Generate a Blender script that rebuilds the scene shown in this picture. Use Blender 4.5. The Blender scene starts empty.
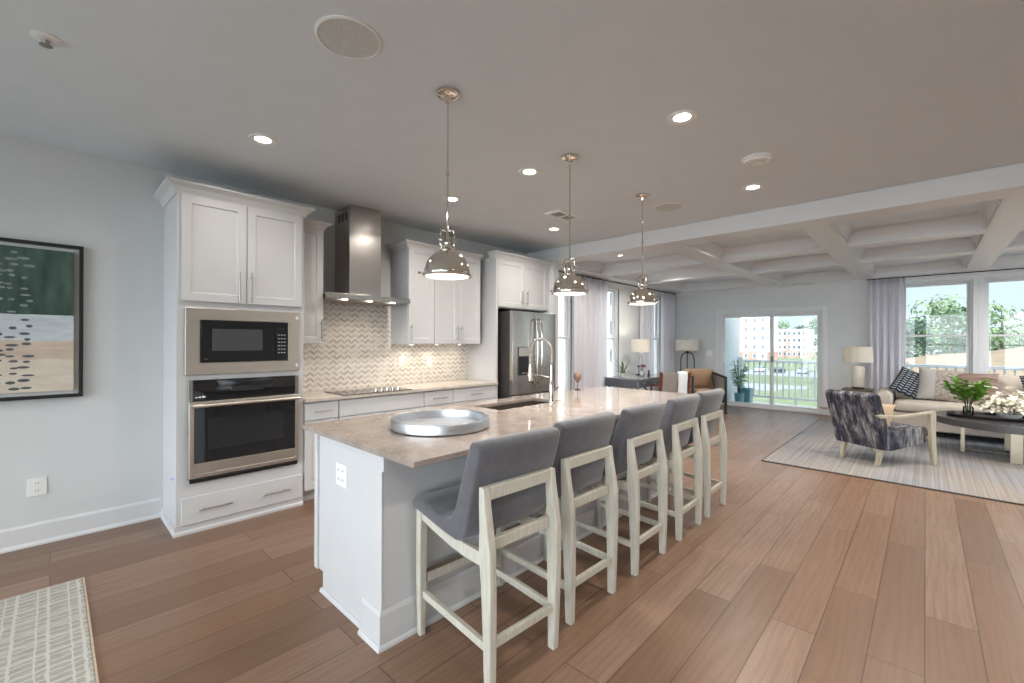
import bpy, bmesh, math, random
from mathutils import Vector, Matrix
random.seed(7)
PI = math.pi
S = bpy.context.scene
C = S.collection

# ------------------------------------------------------------------ camera, sky, sun, exposure
TH, PITCH, ROLL = 0.758394, 0.00108, -0.003767
cam_d = bpy.data.cameras.new('camera')
cam = bpy.data.objects.new('camera', cam_d); C.objects.link(cam)
F = Vector((math.cos(TH), math.sin(TH), 0)); R = Vector((math.sin(TH), -math.cos(TH), 0)); U = Vector((0, 0, 1))
F2 = F*math.cos(PITCH) + U*math.sin(PITCH); U2 = -F*math.sin(PITCH) + U*math.cos(PITCH)
Ra = R*math.cos(ROLL) - U2*math.sin(ROLL); Ub = R*math.sin(ROLL) + U2*math.cos(ROLL)
cam.matrix_world = Matrix(((Ra.x, Ub.x, -F2.x, 0), (Ra.y, Ub.y, -F2.y, 0), (Ra.z, Ub.z, -F2.z, 1.40), (0, 0, 0, 1)))
cam_d.sensor_width = 36; cam_d.sensor_fit = 'HORIZONTAL'; cam_d.lens = 436.6/1024*36
cam_d.clip_start = 0.05; cam_d.clip_end = 1500
S.camera = cam
S.view_settings.view_transform = 'Standard'; S.view_settings.look = 'None'
S.view_settings.gamma = 1; S.view_settings.use_curve_mapping = False
S.view_settings.exposure = 0.74
S.cycles.use_denoising = True
S.cycles.max_bounces = 10; S.cycles.diffuse_bounces = 6; S.cycles.glossy_bounces = 5; S.cycles.transparent_max_bounces = 16
S.cycles.sample_clamp_indirect = 4.0
S.cycles.caustics_reflective = False; S.cycles.caustics_refractive = False

HAZE = 8.6            # how much brighter the hazy sky round the sun is
SKY = 0.68            # brightness of the sky
SUN = 0.95
DOWN = 4.6           # watts of one recessed downlight
world = bpy.data.worlds.new('sky'); S.world = world; world.use_nodes = True
wn = world.node_tree; wn.nodes.clear()
wo = wn.nodes.new('ShaderNodeOutputWorld'); wb = wn.nodes.new('ShaderNodeBackground')
wt = wn.nodes.new('ShaderNodeTexCoord'); wx = wn.nodes.new('ShaderNodeSeparateXYZ'); wr = wn.nodes.new('ShaderNodeValToRGB')
wr.color_ramp.elements[0].position = 0.0; wr.color_ramp.elements[0].color = (0.80, 0.95, 1.0, 1)
wr.color_ramp.elements[1].position = 0.6; wr.color_ramp.elements[1].color = (0.55, 0.78, 1.0, 1)
wn.links.new(wt.outputs['Generated'], wx.inputs[0]); wn.links.new(wx.outputs['Z'], wr.inputs[0])
SUNDIR = Vector((-.72, -.42, .95)).normalized()          # where the sun stands; bright haze surrounds it
wd_ = wn.nodes.new('ShaderNodeVectorMath'); wd_.operation = 'DOT_PRODUCT'; wd_.inputs[1].default_value = Vector((SUNDIR.x, SUNDIR.y, .25)).normalized()
wn.links.new(wt.outputs['Generated'], wd_.inputs[0])
wh = wn.nodes.new('ShaderNodeMapRange'); wh.interpolation_type = 'SMOOTHSTEP'
wh.inputs['From Min'].default_value = .1; wh.inputs['From Max'].default_value = .95; wh.inputs['To Min'].default_value = SKY; wh.inputs['To Max'].default_value = SKY*HAZE
wn.links.new(wd_.outputs['Value'], wh.inputs[0]); wn.links.new(wh.outputs[0], wb.inputs['Strength'])
wm = wn.nodes.new('ShaderNodeMix'); wm.data_type = 'RGBA'; wm.inputs[7].default_value = (.89, .96, 1.04, 1)
wk = wn.nodes.new('ShaderNodeMapRange'); wk.inputs['From Min'].default_value = .1; wk.inputs['From Max'].default_value = .6
wn.links.new(wd_.outputs['Value'], wk.inputs[0]); wn.links.new(wk.outputs[0], wm.inputs[0]); wn.links.new(wr.outputs[0], wm.inputs[6])
wn.links.new(wm.outputs[2], wb.inputs['Color'])
wn.links.new(wb.outputs[0], wo.inputs[0])
sun_d = bpy.data.lights.new('sun', 'SUN'); sun_d.energy = SUN; sun_d.angle = 0.01; sun_d.color = (1, .96, .9)
sun = bpy.data.objects.new('sun', sun_d); C.objects.link(sun)
sun.rotation_euler = (-SUNDIR).to_track_quat('-Z', 'Y').to_euler()

# ------------------------------------------------------------------ materials
def srgb(r, g, b):
    f = lambda c: (c/255/12.92 if c/255 <= .04045 else ((c/255+.055)/1.055)**2.4)
    return (f(r), f(g), f(b), 1)

class NT:
    def __init__(s, name):
        s.m = bpy.data.materials.new(name); s.m.use_nodes = True
        s.t = s.m.node_tree; s.t.nodes.clear()
        s.out = s.t.nodes.new('ShaderNodeOutputMaterial')
    def n(s, typ, ins=None, **at):
        x = s.t.nodes.new('ShaderNode'+typ)
        for k, v in at.items(): setattr(x, k, v)
        for k, v in (ins or {}).items(): s.set(x.inputs[k], v)
        return x
    def set(s, sock, v):
        if isinstance(v, bpy.types.NodeSocket): s.t.links.new(v, sock)
        elif isinstance(v, bpy.types.Node): s.t.links.new(v.outputs[0], sock)
        else: sock.default_value = v
    def math(s, op, a, b=0.0, c=0.0):
        return s.n('Math', {0: a, 1: b, 2: c}, operation=op).outputs[0]
    def mix(s, f, a, b, blend='MIX'):
        x = s.n('Mix', None, data_type='RGBA', blend_type=blend)
        s.set(x.inputs[0], f); s.set(x.inputs[6], a); s.set(x.inputs[7], b)
        return x.outputs[2]
    def coord(s, scale=(1, 1, 1), rot=(0, 0, 0), kind='Object'):
        c = s.n('TexCoord')
        return s.n('Mapping', {'Vector': c.outputs[kind], 'Scale': scale, 'Rotation': rot}).outputs[0]
    def noise(s, vec, scale, detail=3, rough=.55, dist=0):
        return s.n('TexNoise', {'Vector': vec, 'Scale': scale, 'Detail': detail, 'Roughness': rough, 'Distortion': dist}).outputs[0]
    def ramp(s, f, *stops):
        r = s.n('ValToRGB', {0: f}); e = r.color_ramp.elements
        while len(e) < len(stops): e.new(0.5)
        for q, (p, c) in zip(e, stops): q.position = p; q.color = c
        return r.outputs[0]
    def bump(s, h, strength=.1, dist=.01):
        return s.n('Bump', {'Height': h, 'Strength': strength, 'Distance': dist}).outputs[0]
    def bsdf(s, color, rough=.5, metal=0, normal=None, **kw):
        b = s.n('BsdfPrincipled'); s.set(b.inputs['Base Color'], color); s.set(b.inputs['Roughness'], rough); s.set(b.inputs['Metallic'], metal)
        if normal is not None: s.set(b.inputs['Normal'], normal)
        for k, v in kw.items(): s.set(b.inputs[k.replace('_', ' ')], v)
        return b.outputs[0]
    def done(s, sh): s.t.links.new(sh, s.out.inputs[0]); return s.m

def scale(c, k): return (c[0]*k, c[1]*k, c[2]*k, 1)
def plain(name, col, rough=.5, metal=0, var=.06, nscale=6, bump=0, bscale=200, stretch=(1, 1, 1), **kw):
    n = NT(name); v = n.coord(stretch)
    c = n.ramp(n.noise(v, nscale), (.3, scale(col, 1-var)), (.7, scale(col, 1+var)))
    nm = n.bump(n.noise(v, bscale, 2), bump, .002) if bump else None
    return n.done(n.bsdf(c, rough, metal, nm, **kw))
def emit(name, col, strength):
    n = NT(name); return n.done(n.n('Emission', {'Color': col, 'Strength': strength}).outputs[0])

M = {}
M['wall'] = plain('wall_paint', srgb(206, 208, 208), .65, var=.015, bump=.03)
M['ceil'] = plain('ceiling_paint', srgb(214, 221, 226), .75, var=.015, bump=.03)
M['trim'] = plain('white_trim_paint', srgb(212, 213, 214), .4, var=.01)
M['cab'] = plain('white_cabinet_paint', srgb(199, 199, 200), .35, var=.012)
M['plast'] = plain('white_plastic', srgb(228, 228, 226), .35, var=.01)
M['dkplast'] = plain('black_plastic', srgb(24, 24, 26), .3, var=.05)
M['nickel'] = plain('brushed_nickel', srgb(176, 169, 160), .34, 1, var=.04)
M['chrome'] = plain('polished_chrome', srgb(222, 216, 206), .06, 1, var=.02)
M['blackmetal'] = plain('dark_metal', srgb(52, 50, 50), .4, .6, var=.06)
M['frame'] = plain('black_frame_wood', srgb(26, 26, 30), .4, var=.1)
def steel(name, axis, col=srgb(214, 207, 199), rough=.36):
    n = NT(name); st = [3, 3, 3]
    for a in range(3):
        if a != axis: st[a] = 260
    h = n.noise(n.coord(tuple(st)), 1, 2)
    c = n.ramp(h, (.3, scale(col, .97)), (.7, scale(col, 1.02)))
    return n.done(n.bsdf(c, n.ramp(h, (.2, (rough*.93,)*3+(1,)), (.8, (rough*1.07,)*3+(1,))), 1))
M['steel'] = steel('stainless_steel_brushed_across', 0)
M['steelv'] = steel('stainless_steel_brushed_upright', 2, srgb(186, 182, 178), .24)
def wood_floor():
    n = NT('oak_plank_floor'); v = n.coord()
    br = n.n('TexBrick', {'Vector': v, 'Color1': (0, 0, 0, 1), 'Color2': (1, 1, 1, 1), 'Mortar': (.5, .5, .5, 1), 'Scale': 1.0, 'Mortar Size': .0022, 'Mortar Smooth': .2, 'Bias': 0.0, 'Brick Width': 1.55, 'Row Height': .19}, offset=.37, offset_frequency=2)
    tone = n.ramp(br.outputs['Color'], (0, srgb(112, 86, 67)), (.35, srgb(132, 105, 86)), (.7, srgb(140, 115, 98)), (1, srgb(124, 94, 72)))
    off = n.n('VectorMath', {0: v, 1: n.n('VectorMath', {0: br.outputs['Color'], 1: (13.0, 7.0, 5.0)}, operation='MULTIPLY').outputs[0]}, operation='ADD').outputs[0]
    g1 = n.noise(n.n('Mapping', {'Vector': off, 'Scale': (1.2, 14, 1)}).outputs[0], 1.6, 5, .6, 1.2)
    g2 = n.noise(n.n('Mapping', {'Vector': off, 'Scale': (3.5, 90, 1)}).outputs[0], 1.0, 3, .6)
    wv = n.n('TexWave', {'Vector': n.n('Mapping', {'Vector': off, 'Scale': (.35, 3.2, 1)}).outputs[0], 'Scale': 2.6, 'Distortion': 14.0, 'Detail': 4.0, 'Detail Scale': .8}, bands_direction='Y').outputs['Fac']
    c = n.mix(n.ramp(g1, (.35, (0, 0, 0, 1)), (.75, (1, 1, 1, 1))), tone, srgb(116, 86, 66))
    c = n.mix(.55, tone, c)
    c = n.mix(n.math('MULTIPLY', n.ramp(wv, (.55, (0, 0, 0, 1)), (.95, (1, 1, 1, 1))), .2), c, srgb(92, 64, 48))
    c = n.mix(n.math('MULTIPLY', n.ramp(g2, (.45, (0, 0, 0, 1)), (.75, (1, 1, 1, 1))), .3), c, srgb(104, 76, 58))
    c = n.mix(br.outputs['Fac'], c, srgb(70, 48, 35))
    rough = n.ramp(g1, (.3, (.30,)*3+(1,)), (.8, (.42,)*3+(1,)))
    hh = n.math('SUBTRACT', n.math('MULTIPLY', g2, .25), br.outputs['Fac'])
    return n.done(n.bsdf(c, rough, 0, n.bump(hh, .12, .002)))
M['floor'] = wood_floor()
def quartz(name, a, b, c_, rough):
    n = NT(name); v = n.coord()
    c = n.ramp(n.noise(v, 7, 6, .7), (.3, a), (.5, b), (.72, c_))
    c = n.mix(n.ramp(n.noise(v, 180, 2), (.55, (0, 0, 0, 1)), (.75, (.45,)*3+(1,))), c, srgb(235, 230, 224))
    return n.done(n.bsdf(c, rough, 0))
M['quartz'] = quartz('beige_quartz', srgb(130, 117, 108), srgb(147, 134, 125), srgb(164, 153, 145), .09)
M['quartzwall'] = quartz('pale_quartz', srgb(176, 166, 155), srgb(194, 184, 173), srgb(206, 198, 188), .14)
def chevron():
    n = NT('chevron_mosaic'); xyz = n.n('SeparateXYZ', {0: n.coord()})
    u = n.math('DIVIDE', xyz.outputs['X'], .078); f = n.math('FRACT', n.math('ADD', u, 100.0))
    tri = n.math('ABSOLUTE', n.math('SUBTRACT', f, .5))
    v = n.math('ADD', n.math('DIVIDE', n.math('ADD', xyz.outputs['Z'], n.math('MULTIPLY', tri, .066)), .0275), 50.0)
    row = n.math('FLOOR', v); fr = n.math('FRACT', v); half = n.math('FLOOR', n.math('MULTIPLY', n.math('ADD', u, 100.0), 2.0))
    rnd = n.n('TexWhiteNoise', {'Vector': n.n('CombineXYZ', {0: row, 1: half, 2: 0.0}).outputs[0]}, noise_dimensions='3D').outputs['Value']
    alt = n.math('MODULO', row, 2.0)
    t = n.math('ADD', n.math('MULTIPLY', rnd, .36), n.math('MULTIPLY', alt, .56))
    vein = n.noise(n.coord((1, 1, 1)), 40, 4)
    t = n.math('ADD', t, n.math('MULTIPLY', n.math('SUBTRACT', vein, .5), .3))
    c = n.ramp(t, (.05, srgb(226, 221, 214)), (.55, srgb(217, 211, 203)), (.82, srgb(188, 181, 174)), (1.0, srgb(158, 151, 144)))
    g = n.math('LESS_THAN', n.math('ABSOLUTE', n.math('SUBTRACT', fr, .5)), .46)
    g2 = n.math('LESS_THAN', n.math('ABSOLUTE', n.math('SUBTRACT', tri, .25)), .236)
    gg = n.math('MULTIPLY', g, g2)
    c = n.mix(gg, srgb(224, 218, 208), c)
    return n.done(n.bsdf(c, .3, 0, n.bump(gg, .15, .001)))
M['chevron'] = chevron()
def glass(name, tint=(1, 1, 1, 1), ior=1.45, strength=1.0):
    n = NT(name)
    fr = n.n('Fresnel', {'IOR': ior}).outputs[0]
    g = n.n('BsdfGlossy', {'Color': (1, 1, 1, 1), 'Roughness': .0}); t = n.n('BsdfTransparent', {'Color': tint})
    ms = n.n('MixShader', {0: n.math('MULTIPLY', fr, strength), 1: t.outputs[0], 2: g.outputs[0]})
    return n.done(ms.outputs[0])
M['glass'] = glass('window_glass', (.97, .985, .98, 1), 1.45, .6)
M['clear'] = glass('clear_glass', (.93, .95, .95, 1), 1.5, 1)
M['ovenglass'] = plain('black_oven_glass', srgb(22, 22, 25), .04, var=.05, Specular_IOR_Level=.7)
M['mwindow'] = plain('grey_mesh_window', srgb(72, 73, 76), .15, var=.05)
M['velvet'] = plain('grey_velvet', srgb(84, 83, 88), .85, var=.16, nscale=22, bump=.1, bscale=500, Sheen_Weight=.35)
def whitewood():
    n = NT('whitewashed_wood'); v = n.coord((22, 22, 2.2))
    g = n.noise(v, 3.2, 5, .6, .6)
    c = n.ramp(g, (.3, srgb(178, 173, 159)), (.55, srgb(194, 190, 178)), (.8, srgb(203, 200, 191)))
    return n.done(n.bsdf(c, .5, 0, n.bump(g, .08, .002)))
M['whitewood'] = whitewood()
M['brass'] = plain('aged_footrest_metal', srgb(150, 132, 112), .35, .8, var=.1)
def brush_silver():
    n = NT('hammered_silver'); v = n.coord((1, 1, 60)); h = n.noise(v, 12, 3)
    return n.done(n.bsdf(n.ramp(h, (.3, srgb(176, 178, 182)), (.7, srgb(212, 214, 218))), .33, .85, n.bump(h, .1, .002)))
M['silver'] = brush_silver()
M['sheer'] = None
def sheer():
    n = NT('sheer_white_fabric'); v = n.coord((400, 400, 400)); h = n.noise(v, 1, 2)
    c = n.ramp(h, (.3, srgb(236, 235, 240)), (.7, srgb(246, 245, 249)))
    d = n.n('BsdfDiffuse', {'Color': c}); t = n.n('BsdfTranslucent', {'Color': c})
    a = n.n('MixShader', {0: .5, 1: d.outputs[0], 2: t.outputs[0]})
    return n.done(a.outputs[0])
M['sheer'] = sheer()
def shade(name, col, tr=.4, em=None):
    n = NT(name); v = n.coord((60, 60, 300)); h = n.noise(v, 1, 2)
    c = n.ramp(h, (.3, scale(col, .93)), (.7, scale(col, 1.04)))
    d = n.n('BsdfDiffuse', {'Color': c}); t = n.n('BsdfTranslucent', {'Color': c})
    return n.done(n.n('MixShader', {0: tr, 1: d.outputs[0], 2: t.outputs[0]}).outputs[0])
M['shade'] = shade('linen_lampshade', srgb(230, 226, 218))
M['lens'] = emit('glowing_lens', (1, .93, .84, 1), 14)
M['pendlens'] = emit('glowing_pendant_lens', (1, .93, .82, 1), 2.6)

# ------------------------------------------------------------------ mesh helpers
class MB:
    def __init__(s): s.v = []; s.f = []
    def add(s, vs, fs):
        o = len(s.v); s.v += [tuple(p) for p in vs]; s.f += [tuple(i+o for i in f) for f in fs]; return s
    def box(s, x0, x1, y0, y1, z0, z1):
        if x0 > x1: x0, x1 = x1, x0
        if y0 > y1: y0, y1 = y1, y0
        if z0 > z1: z0, z1 = z1, z0
        return s.add([(x0,y0,z0),(x1,y0,z0),(x1,y1,z0),(x0,y1,z0),(x0,y0,z1),(x1,y0,z1),(x1,y1,z1),(x0,y1,z1)],
                     [(0,3,2,1),(4,5,6,7),(0,1,5,4),(1,2,6,5),(2,3,7,6),(3,0,4,7)])
    def prism(s, poly, a, b, axis='x'):
        """poly: list of 2-D points (counter-clockwise seen down the axis), extruded a..b along axis."""
        n = len(poly)
        def p(q, t): return {'x': (t, q[0], q[1]), 'y': (q[0], t, q[1]), 'z': (q[0], q[1], t)}[axis]
        vs = [p(q, a) for q in poly] + [p(q, b) for q in poly]
        fs = [tuple(range(n-1, -1, -1)), tuple(range(n, 2*n))] + [(i, (i+1) % n, n+(i+1) % n, n+i) for i in range(n)]
        return s.add(vs, fs)
    def loft(s, rings, cap=True, closed=False):
        n = len(rings[0]); vs = [p for r in rings for p in r]; fs = []
        m = len(rings)
        for k in range(m if closed else m-1):
            a, b = k*n, ((k+1) % m)*n
            fs += [(a+i, a+(i+1) % n, b+(i+1) % n, b+i) for i in range(n)]
        if cap and not closed: fs += [tuple(range(n-1, -1, -1)), tuple(range((m-1)*n, m*n))]
        return s.add(vs, fs)
    def tube(s, pts, r, n=8, cap=True):
        pts = [Vector(p) for p in pts]; rad = r if isinstance(r, (list, tuple)) else [r]*len(pts); rings = []
        up = None
        for i, p in enumerate(pts):
            d = (pts[min(i+1, len(pts)-1)] - pts[max(i-1, 0)]).normalized()
            if up is None: up = Vector((0, 0, 1)) if abs(d.z) < .9 else Vector((1, 0, 0))
            a = d.cross(up).normalized(); b = a.cross(d).normalized(); up = b
            rings.append([p + (a*math.cos(2*PI*k/n) + b*math.sin(2*PI*k/n))*rad[i] for k in range(n)])
        return s.loft(rings, cap)
    def lathe(s, prof, c=(0, 0, 0), n=32, cap=True):
        rings = [[(c[0]+r*math.cos(2*PI*k/n), c[1]+r*math.sin(2*PI*k/n), c[2]+z) for k in range(n)] for r, z in prof]
        return s.loft(rings, cap)
    def ring(s, prof, c=(0, 0, 0), n=32):
        """closed profile revolved: a torus-like solid"""
        rings = [[(c[0]+r*math.cos(2*PI*k/n), c[1]+r*math.sin(2*PI*k/n), c[2]+z) for r, z in prof] for k in range(n)]
        return s.loft(rings, closed=True)
    def sweep(s, path, prof, closed=False):
        """path: XY points; prof: (outward, z) closed polygon; outward = right-hand side of travel."""
        m = len(path); rings = []
        for i in range(m):
            P = Vector(path[i]).to_2d()
            def nrm(a, b):
                d = (Vector(b).to_2d()-Vector(a).to_2d()).normalized(); return Vector((d.y, -d.x))
            ns = []
            if i > 0 or closed: ns.append(nrm(path[i-1], path[i]))
            if i < m-1 or closed: ns.append(nrm(path[i], path[(i+1) % m]))
            if len(ns) == 2:
                k = (ns[0]+ns[1]).normalized(); k = k/max(.2, k.dot(ns[0]))
            else: k = ns[0]
            rings.append([(P.x+k.x*o, P.y+k.y*o, z) for o, z in prof])
        return s.loft(rings, cap=not closed, closed=closed)
    def build(s, name, mat, parent=None, bevel=0, seg=2, smooth=False, sub=0, loc=None, rotz=0, solid=0, ang=35):
        me = bpy.data.meshes.new(name); me.from_pydata(s.v, [], s.f)
        bm = bmesh.new(); bm.from_mesh(me); bmesh.ops.recalc_face_normals(bm, faces=bm.faces); bm.to_mesh(me); bm.free()
        o = bpy.data.objects.new(name, me); C.objects.link(o)
        mats = mat if isinstance(mat, (list, tuple)) else [mat]
        for q in mats: me.materials.append(M[q] if isinstance(q, str) else q)
        if parent is not None: o.parent = parent
        if loc is not None: o.location = loc
        if rotz: o.rotation_euler.z = rotz
        if solid:
            md = o.modifiers.new('solidify', 'SOLIDIFY'); md.thickness = solid; md.offset = 0
        if bevel:
            md = o.modifiers.new('bevel', 'BEVEL'); md.width = bevel; md.segments = seg; md.limit_method = 'ANGLE'; md.angle_limit = math.radians(ang)
        if sub:
            md = o.modifiers.new('subsurf', 'SUBSURF'); md.levels = sub; md.render_levels = sub
        if smooth or sub:
            me.polygons.foreach_set('use_smooth', [True]*len(me.polygons))
            if smooth == 'auto':
                bm = bmesh.new(); bm.from_mesh(me)
                for e in bm.edges:
                    if len(e.link_faces) == 2 and e.calc_face_angle(0) > math.radians(ang): e.smooth = False
                bm.to_mesh(me); bm.free()
        return o
def B(x0, x1, y0, y1, z0, z1): return MB().box(x0, x1, y0, y1, z0, z1)

def thing(name, label, cat, loc=(0, 0, 0), rotz=0, group=None):
    o = bpy.data.objects.new(name, None); C.objects.link(o); o.empty_display_size = .1
    o.location = loc; o.rotation_euler.z = rotz; o['label'] = label; o['category'] = cat
    if group: o['group'] = group
    return o
def tag(o, label, cat, group=None, kind=None):
    o['label'] = label; o['category'] = cat
    if group: o['group'] = group
    if kind: o['kind'] = kind
    return o
def struct(o): o['kind'] = 'structure'; return o
def sempty(name, loc=(0, 0, 0)):
    o = bpy.data.objects.new(name, None); C.objects.link(o); o.location = loc; o['kind'] = 'structure'; return o
def dup(root, loc, rotz=None, label=None, group=None):
    r = root.copy(); C.objects.link(r); r.location = loc
    if rotz is not None: r.rotation_euler.z = rotz
    if label: r['label'] = label
    if group: r['group'] = group
    for ch in list(root.children):
        c = ch.copy(); C.objects.link(c); c.parent = r
        for g in list(ch.children):
            d = g.copy(); C.objects.link(d); d.parent = c
    return r
def arc(cx, cy, r, a0, a1, n): return [(cx+r*math.cos(a0+(a1-a0)*i/n), cy+r*math.sin(a0+(a1-a0)*i/n)) for i in range(n+1)]

# ------------------------------------------------------------------ room shell
X0, X1, Y0, Y1, ZC = -3.2, 10.4, -4.2, 4.42, 2.75
struct(B(X0-.15, X1+.12, Y0-.15, Y1+.15, -.2, 0).build('floor', 'floor'))
struct(B(X0-.15, X1+.15, Y0-.15, Y1+.15, ZC, ZC+.3).build('ceiling', 'ceil'))

def wall_with_holes(name, axis, at, th, a0, a1, z0, z1, holes, mat='wall'):
    """one wall slab with rectangular openings; axis 'x': plane x=at, runs along y; axis 'y': plane y=at, runs along x. th signed thickness."""
    us = sorted({a0, a1, *[h[0] for h in holes], *[h[1] for h in holes]}); zs = sorted({z0, z1, *[h[2] for h in holes], *[h[3] for h in holes]})
    inside = lambda u, z: any(h[0] < u < h[1] and h[2] < z < h[3] for h in holes)
    bm = bmesh.new(); vd = {}
    def V(u, z, t):
        k = (round(u, 5), round(z, 5), t)
        if k not in vd: vd[k] = bm.verts.new((at+t*th, u, z) if axis == 'x' else (u, at+t*th, z))
        return vd[k]
    nu, nz = len(us)-1, len(zs)-1
    full = [[not inside((us[i]+us[i+1])/2, (zs[j]+zs[j+1])/2) for j in range(nz)] for i in range(nu)]
    g = lambda i, j: 0 <= i < nu and 0 <= j < nz and full[i][j]
    for i in range(nu):
        for j in range(nz):
            if not full[i][j]: continue
            a, b, c, d = us[i], us[i+1], zs[j], zs[j+1]
            for t in (0, 1): bm.faces.new([V(a, c, t), V(b, c, t), V(b, d, t), V(a, d, t)])
            if not g(i-1, j): bm.faces.new([V(a, c, 0), V(a, d, 0), V(a, d, 1), V(a, c, 1)])
            if not g(i+1, j): bm.faces.new([V(b, c, 0), V(b, d, 0), V(b, d, 1), V(b, c, 1)])
            if not g(i, j-1): bm.faces.new([V(a, c, 0), V(b, c, 0), V(b, c, 1), V(a, c, 1)])
            if not g(i, j+1): bm.faces.new([V(a, d, 0), V(b, d, 0), V(b, d, 1), V(a, d, 1)])
    bmesh.ops.recalc_face_normals(bm, faces=bm.faces)
    me = bpy.data.meshes.new(name); bm.to_mesh(me); bm.free(); me.materials.append(M[mat])
    o = bpy.data.objects.new(name, me); C.objects.link(o); return struct(o)

WIN_L = [(5.30, 6.16), (6.80, 7.74), (8.86, 9.62)]          # windows beside the desk
WIN_F = [(-.56, .32), (-1.62, -.68), (-2.7, -1.74)]         # windows behind the sofa
ZS, ZT = .62, 2.46
wall_with_holes('wall_left', 'y', Y1, .15, X0, X1+.15, 0, ZC, [(a, b, .50, ZT) for a, b in WIN_L])
wall_with_holes('wall_far', 'x', X1, .15, Y0, Y1, 0, ZC, [(1.47, 3.38, 0, 2.05)] + [(a, b, ZS, ZT) for a, b in WIN_F])
WIN_R = [(5.6, 7.8), (8.0, 10.1)]  # unseen side windows, added and widened to bring daylight into the living area
WIN_B = [(-3.95, -2.05), (-1.85, .05), (.25, 2.15), (2.35, 4.25)]
wall_with_holes('wall_right', 'y', Y0, -.15, X0, X1+.15, 0, ZC, [(a, b, .45, 2.5) for a, b in WIN_R])
wall_with_holes('wall_back', 'x', X0, -.15, Y0, Y1, 0, ZC, [(a, b, .08, 2.62) for a, b in WIN_B])
struct(B(4.85, 4.97, 3.80, Y1-.002, 0, 2.572).build('wall_stub', 'wall'))

win_n = [0]
def frame_mb(axis, at, d0, d1, u0, u1, z0, z1, w):
    """rectangular ring in a wall plane, from depth d0 to d1 (offset along the wall normal axis)"""
    out = [(u0, z0), (u1, z0), (u1, z1), (u0, z1)]; inn = [(u0+w, z0+w), (u1-w, z0+w), (u1-w, z1-w), (u0+w, z1-w)]
    P = lambda q, d: (at+d, q[0], q[1]) if axis == 'x' else (q[0], at+d, q[1])
    rings = [[P(out[i], d0), P(inn[i], d0), P(inn[i], d1), P(out[i], d1)] for i in range(4)]
    return MB().loft(rings, closed=True)
def window(axis, at, sgn, u0, u1, z0, z1, casing=True):
    """double-hung window. sgn: direction to the outside along the axis."""
    win_n[0] += 1
    w = sempty('window_%d' % win_n[0])
    if casing:
        c = .0598
        struct(frame_mb(axis, at, -sgn*.018, sgn*.02, u0-c, u1+c, z0-c, z1+c, c).build('casing', 'trim', w, .004))
    struct(frame_mb(axis, at, sgn*.02, sgn*.13, u0-.001, u1+.001, z0-.001, z1+.001, .03).build('frame', 'trim', w, .003))
    zm = (z0+z1)/2 - .005
    s1 = frame_mb(axis, at, sgn*.085, sgn*.12, u0+.03, u1-.03, zm-.018, z1-.03, .036).build('sash', 'trim', w, .003)
    s2 = frame_mb(axis, at, sgn*.045, sgn*.08, u0+.03, u1-.03, z0+.03, zm+.018, .036).build('sash', 'trim', w, .003)
    for s, (a, b), d in ((s1, (zm+.016, z1-.064), .102), (s2, (z0+.064, zm-.016), .062)):
        if axis == 'x': p = B(at+sgn*d, at+sgn*(d+.005), u0+.064, u1-.064, a, b)
        else: p = B(u0+.064, u1-.064, at+sgn*d, at+sgn*(d+.005), a, b)
        p.build('pane', 'glass', s)
    return w
for a, b in WIN_L: window('y', Y1, 1, a, b, .50, ZT)
for a, b in WIN_F: window('x', X1, 1, a, b, ZS, ZT)
for a, b in WIN_R: window('y', Y0, -1, a, b, .45, 2.5)
for a, b in WIN_B: window('x', X0, -1, a, b, .08, 2.62)
# wide flat mullion trim between the sofa windows, head trim above
tn = [0]
def trim(mb, mat='trim', bevel=.004):
    tn[0] += 1; return struct(mb.build('trim_%d' % tn[0], mat, None, bevel))

# baseboards
bprof = [(0, 0), (.026, 0), (.026, .012), (.016, .03), (.016, .135), (.009, .15), (0, .15)]
struct(MB().sweep([(X0, Y1-.001), (.62, Y1-.001)], bprof).build('baseboard_left', 'trim'))
struct(MB().sweep([(4.99, Y1-.001), (X1-.03, Y1-.001)], bprof).build('baseboard_window_side', 'trim'))
struct(MB().sweep([(X1-.001, Y1-.03), (X1-.001, 3.47)], bprof).build('baseboard_far', 'trim'))
struct(MB().sweep([(X1-.001, 1.38), (X1-.001, Y0+.03)], bprof).build('baseboard_far', 'trim'))

# coffered ceiling: beams and crown
ZB = 2.572
trim(B(4.97, 5.27, Y0+.002, 3.80, ZB, ZC-.001)); 
trim(B(4.97, 5.27, 3.80, Y1-.002, ZB, ZC-.001))
LB = [(2.13, 2.36), (.70, .91), (-.70, -.47), (-2.12, -1.90)]
for a, b in LB: trim(B(5.271, 10.12, a, b, ZB, ZC-.001))
trim(B(10.12, X1-.002, Y0+.002, Y1-.002, ZB, ZC-.001))
trim(B(5.271, 10.119, 4.12, Y1-.002, ZB, ZC-.001))
YC = [(2.36, 4.12), (.91, 2.13), (-.47, .70), (-1.90, -.70), (Y0, -2.12)]
XCB = [(6.62, 6.84), (8.08, 8.30)]
for a, b in YC:
    for x0, x1 in XCB: trim(B(x0, x1, a+.001, b-.001, ZB, ZC-.001))
cprof = [(0.0, ZC-.115), (-.012, ZC-.115), (-.016, ZC-.095), (-.05, ZC-.03), (-.055, ZC-.012), (-.085, ZC-.008), (-.085, ZC-.001), (0, ZC-.001)]
bead = [(0.0, ZB+.002), (-.014, ZB+.002), (-.014, ZB+.022), (-.004, ZB+.03), (0, ZB+.03)]
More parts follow.
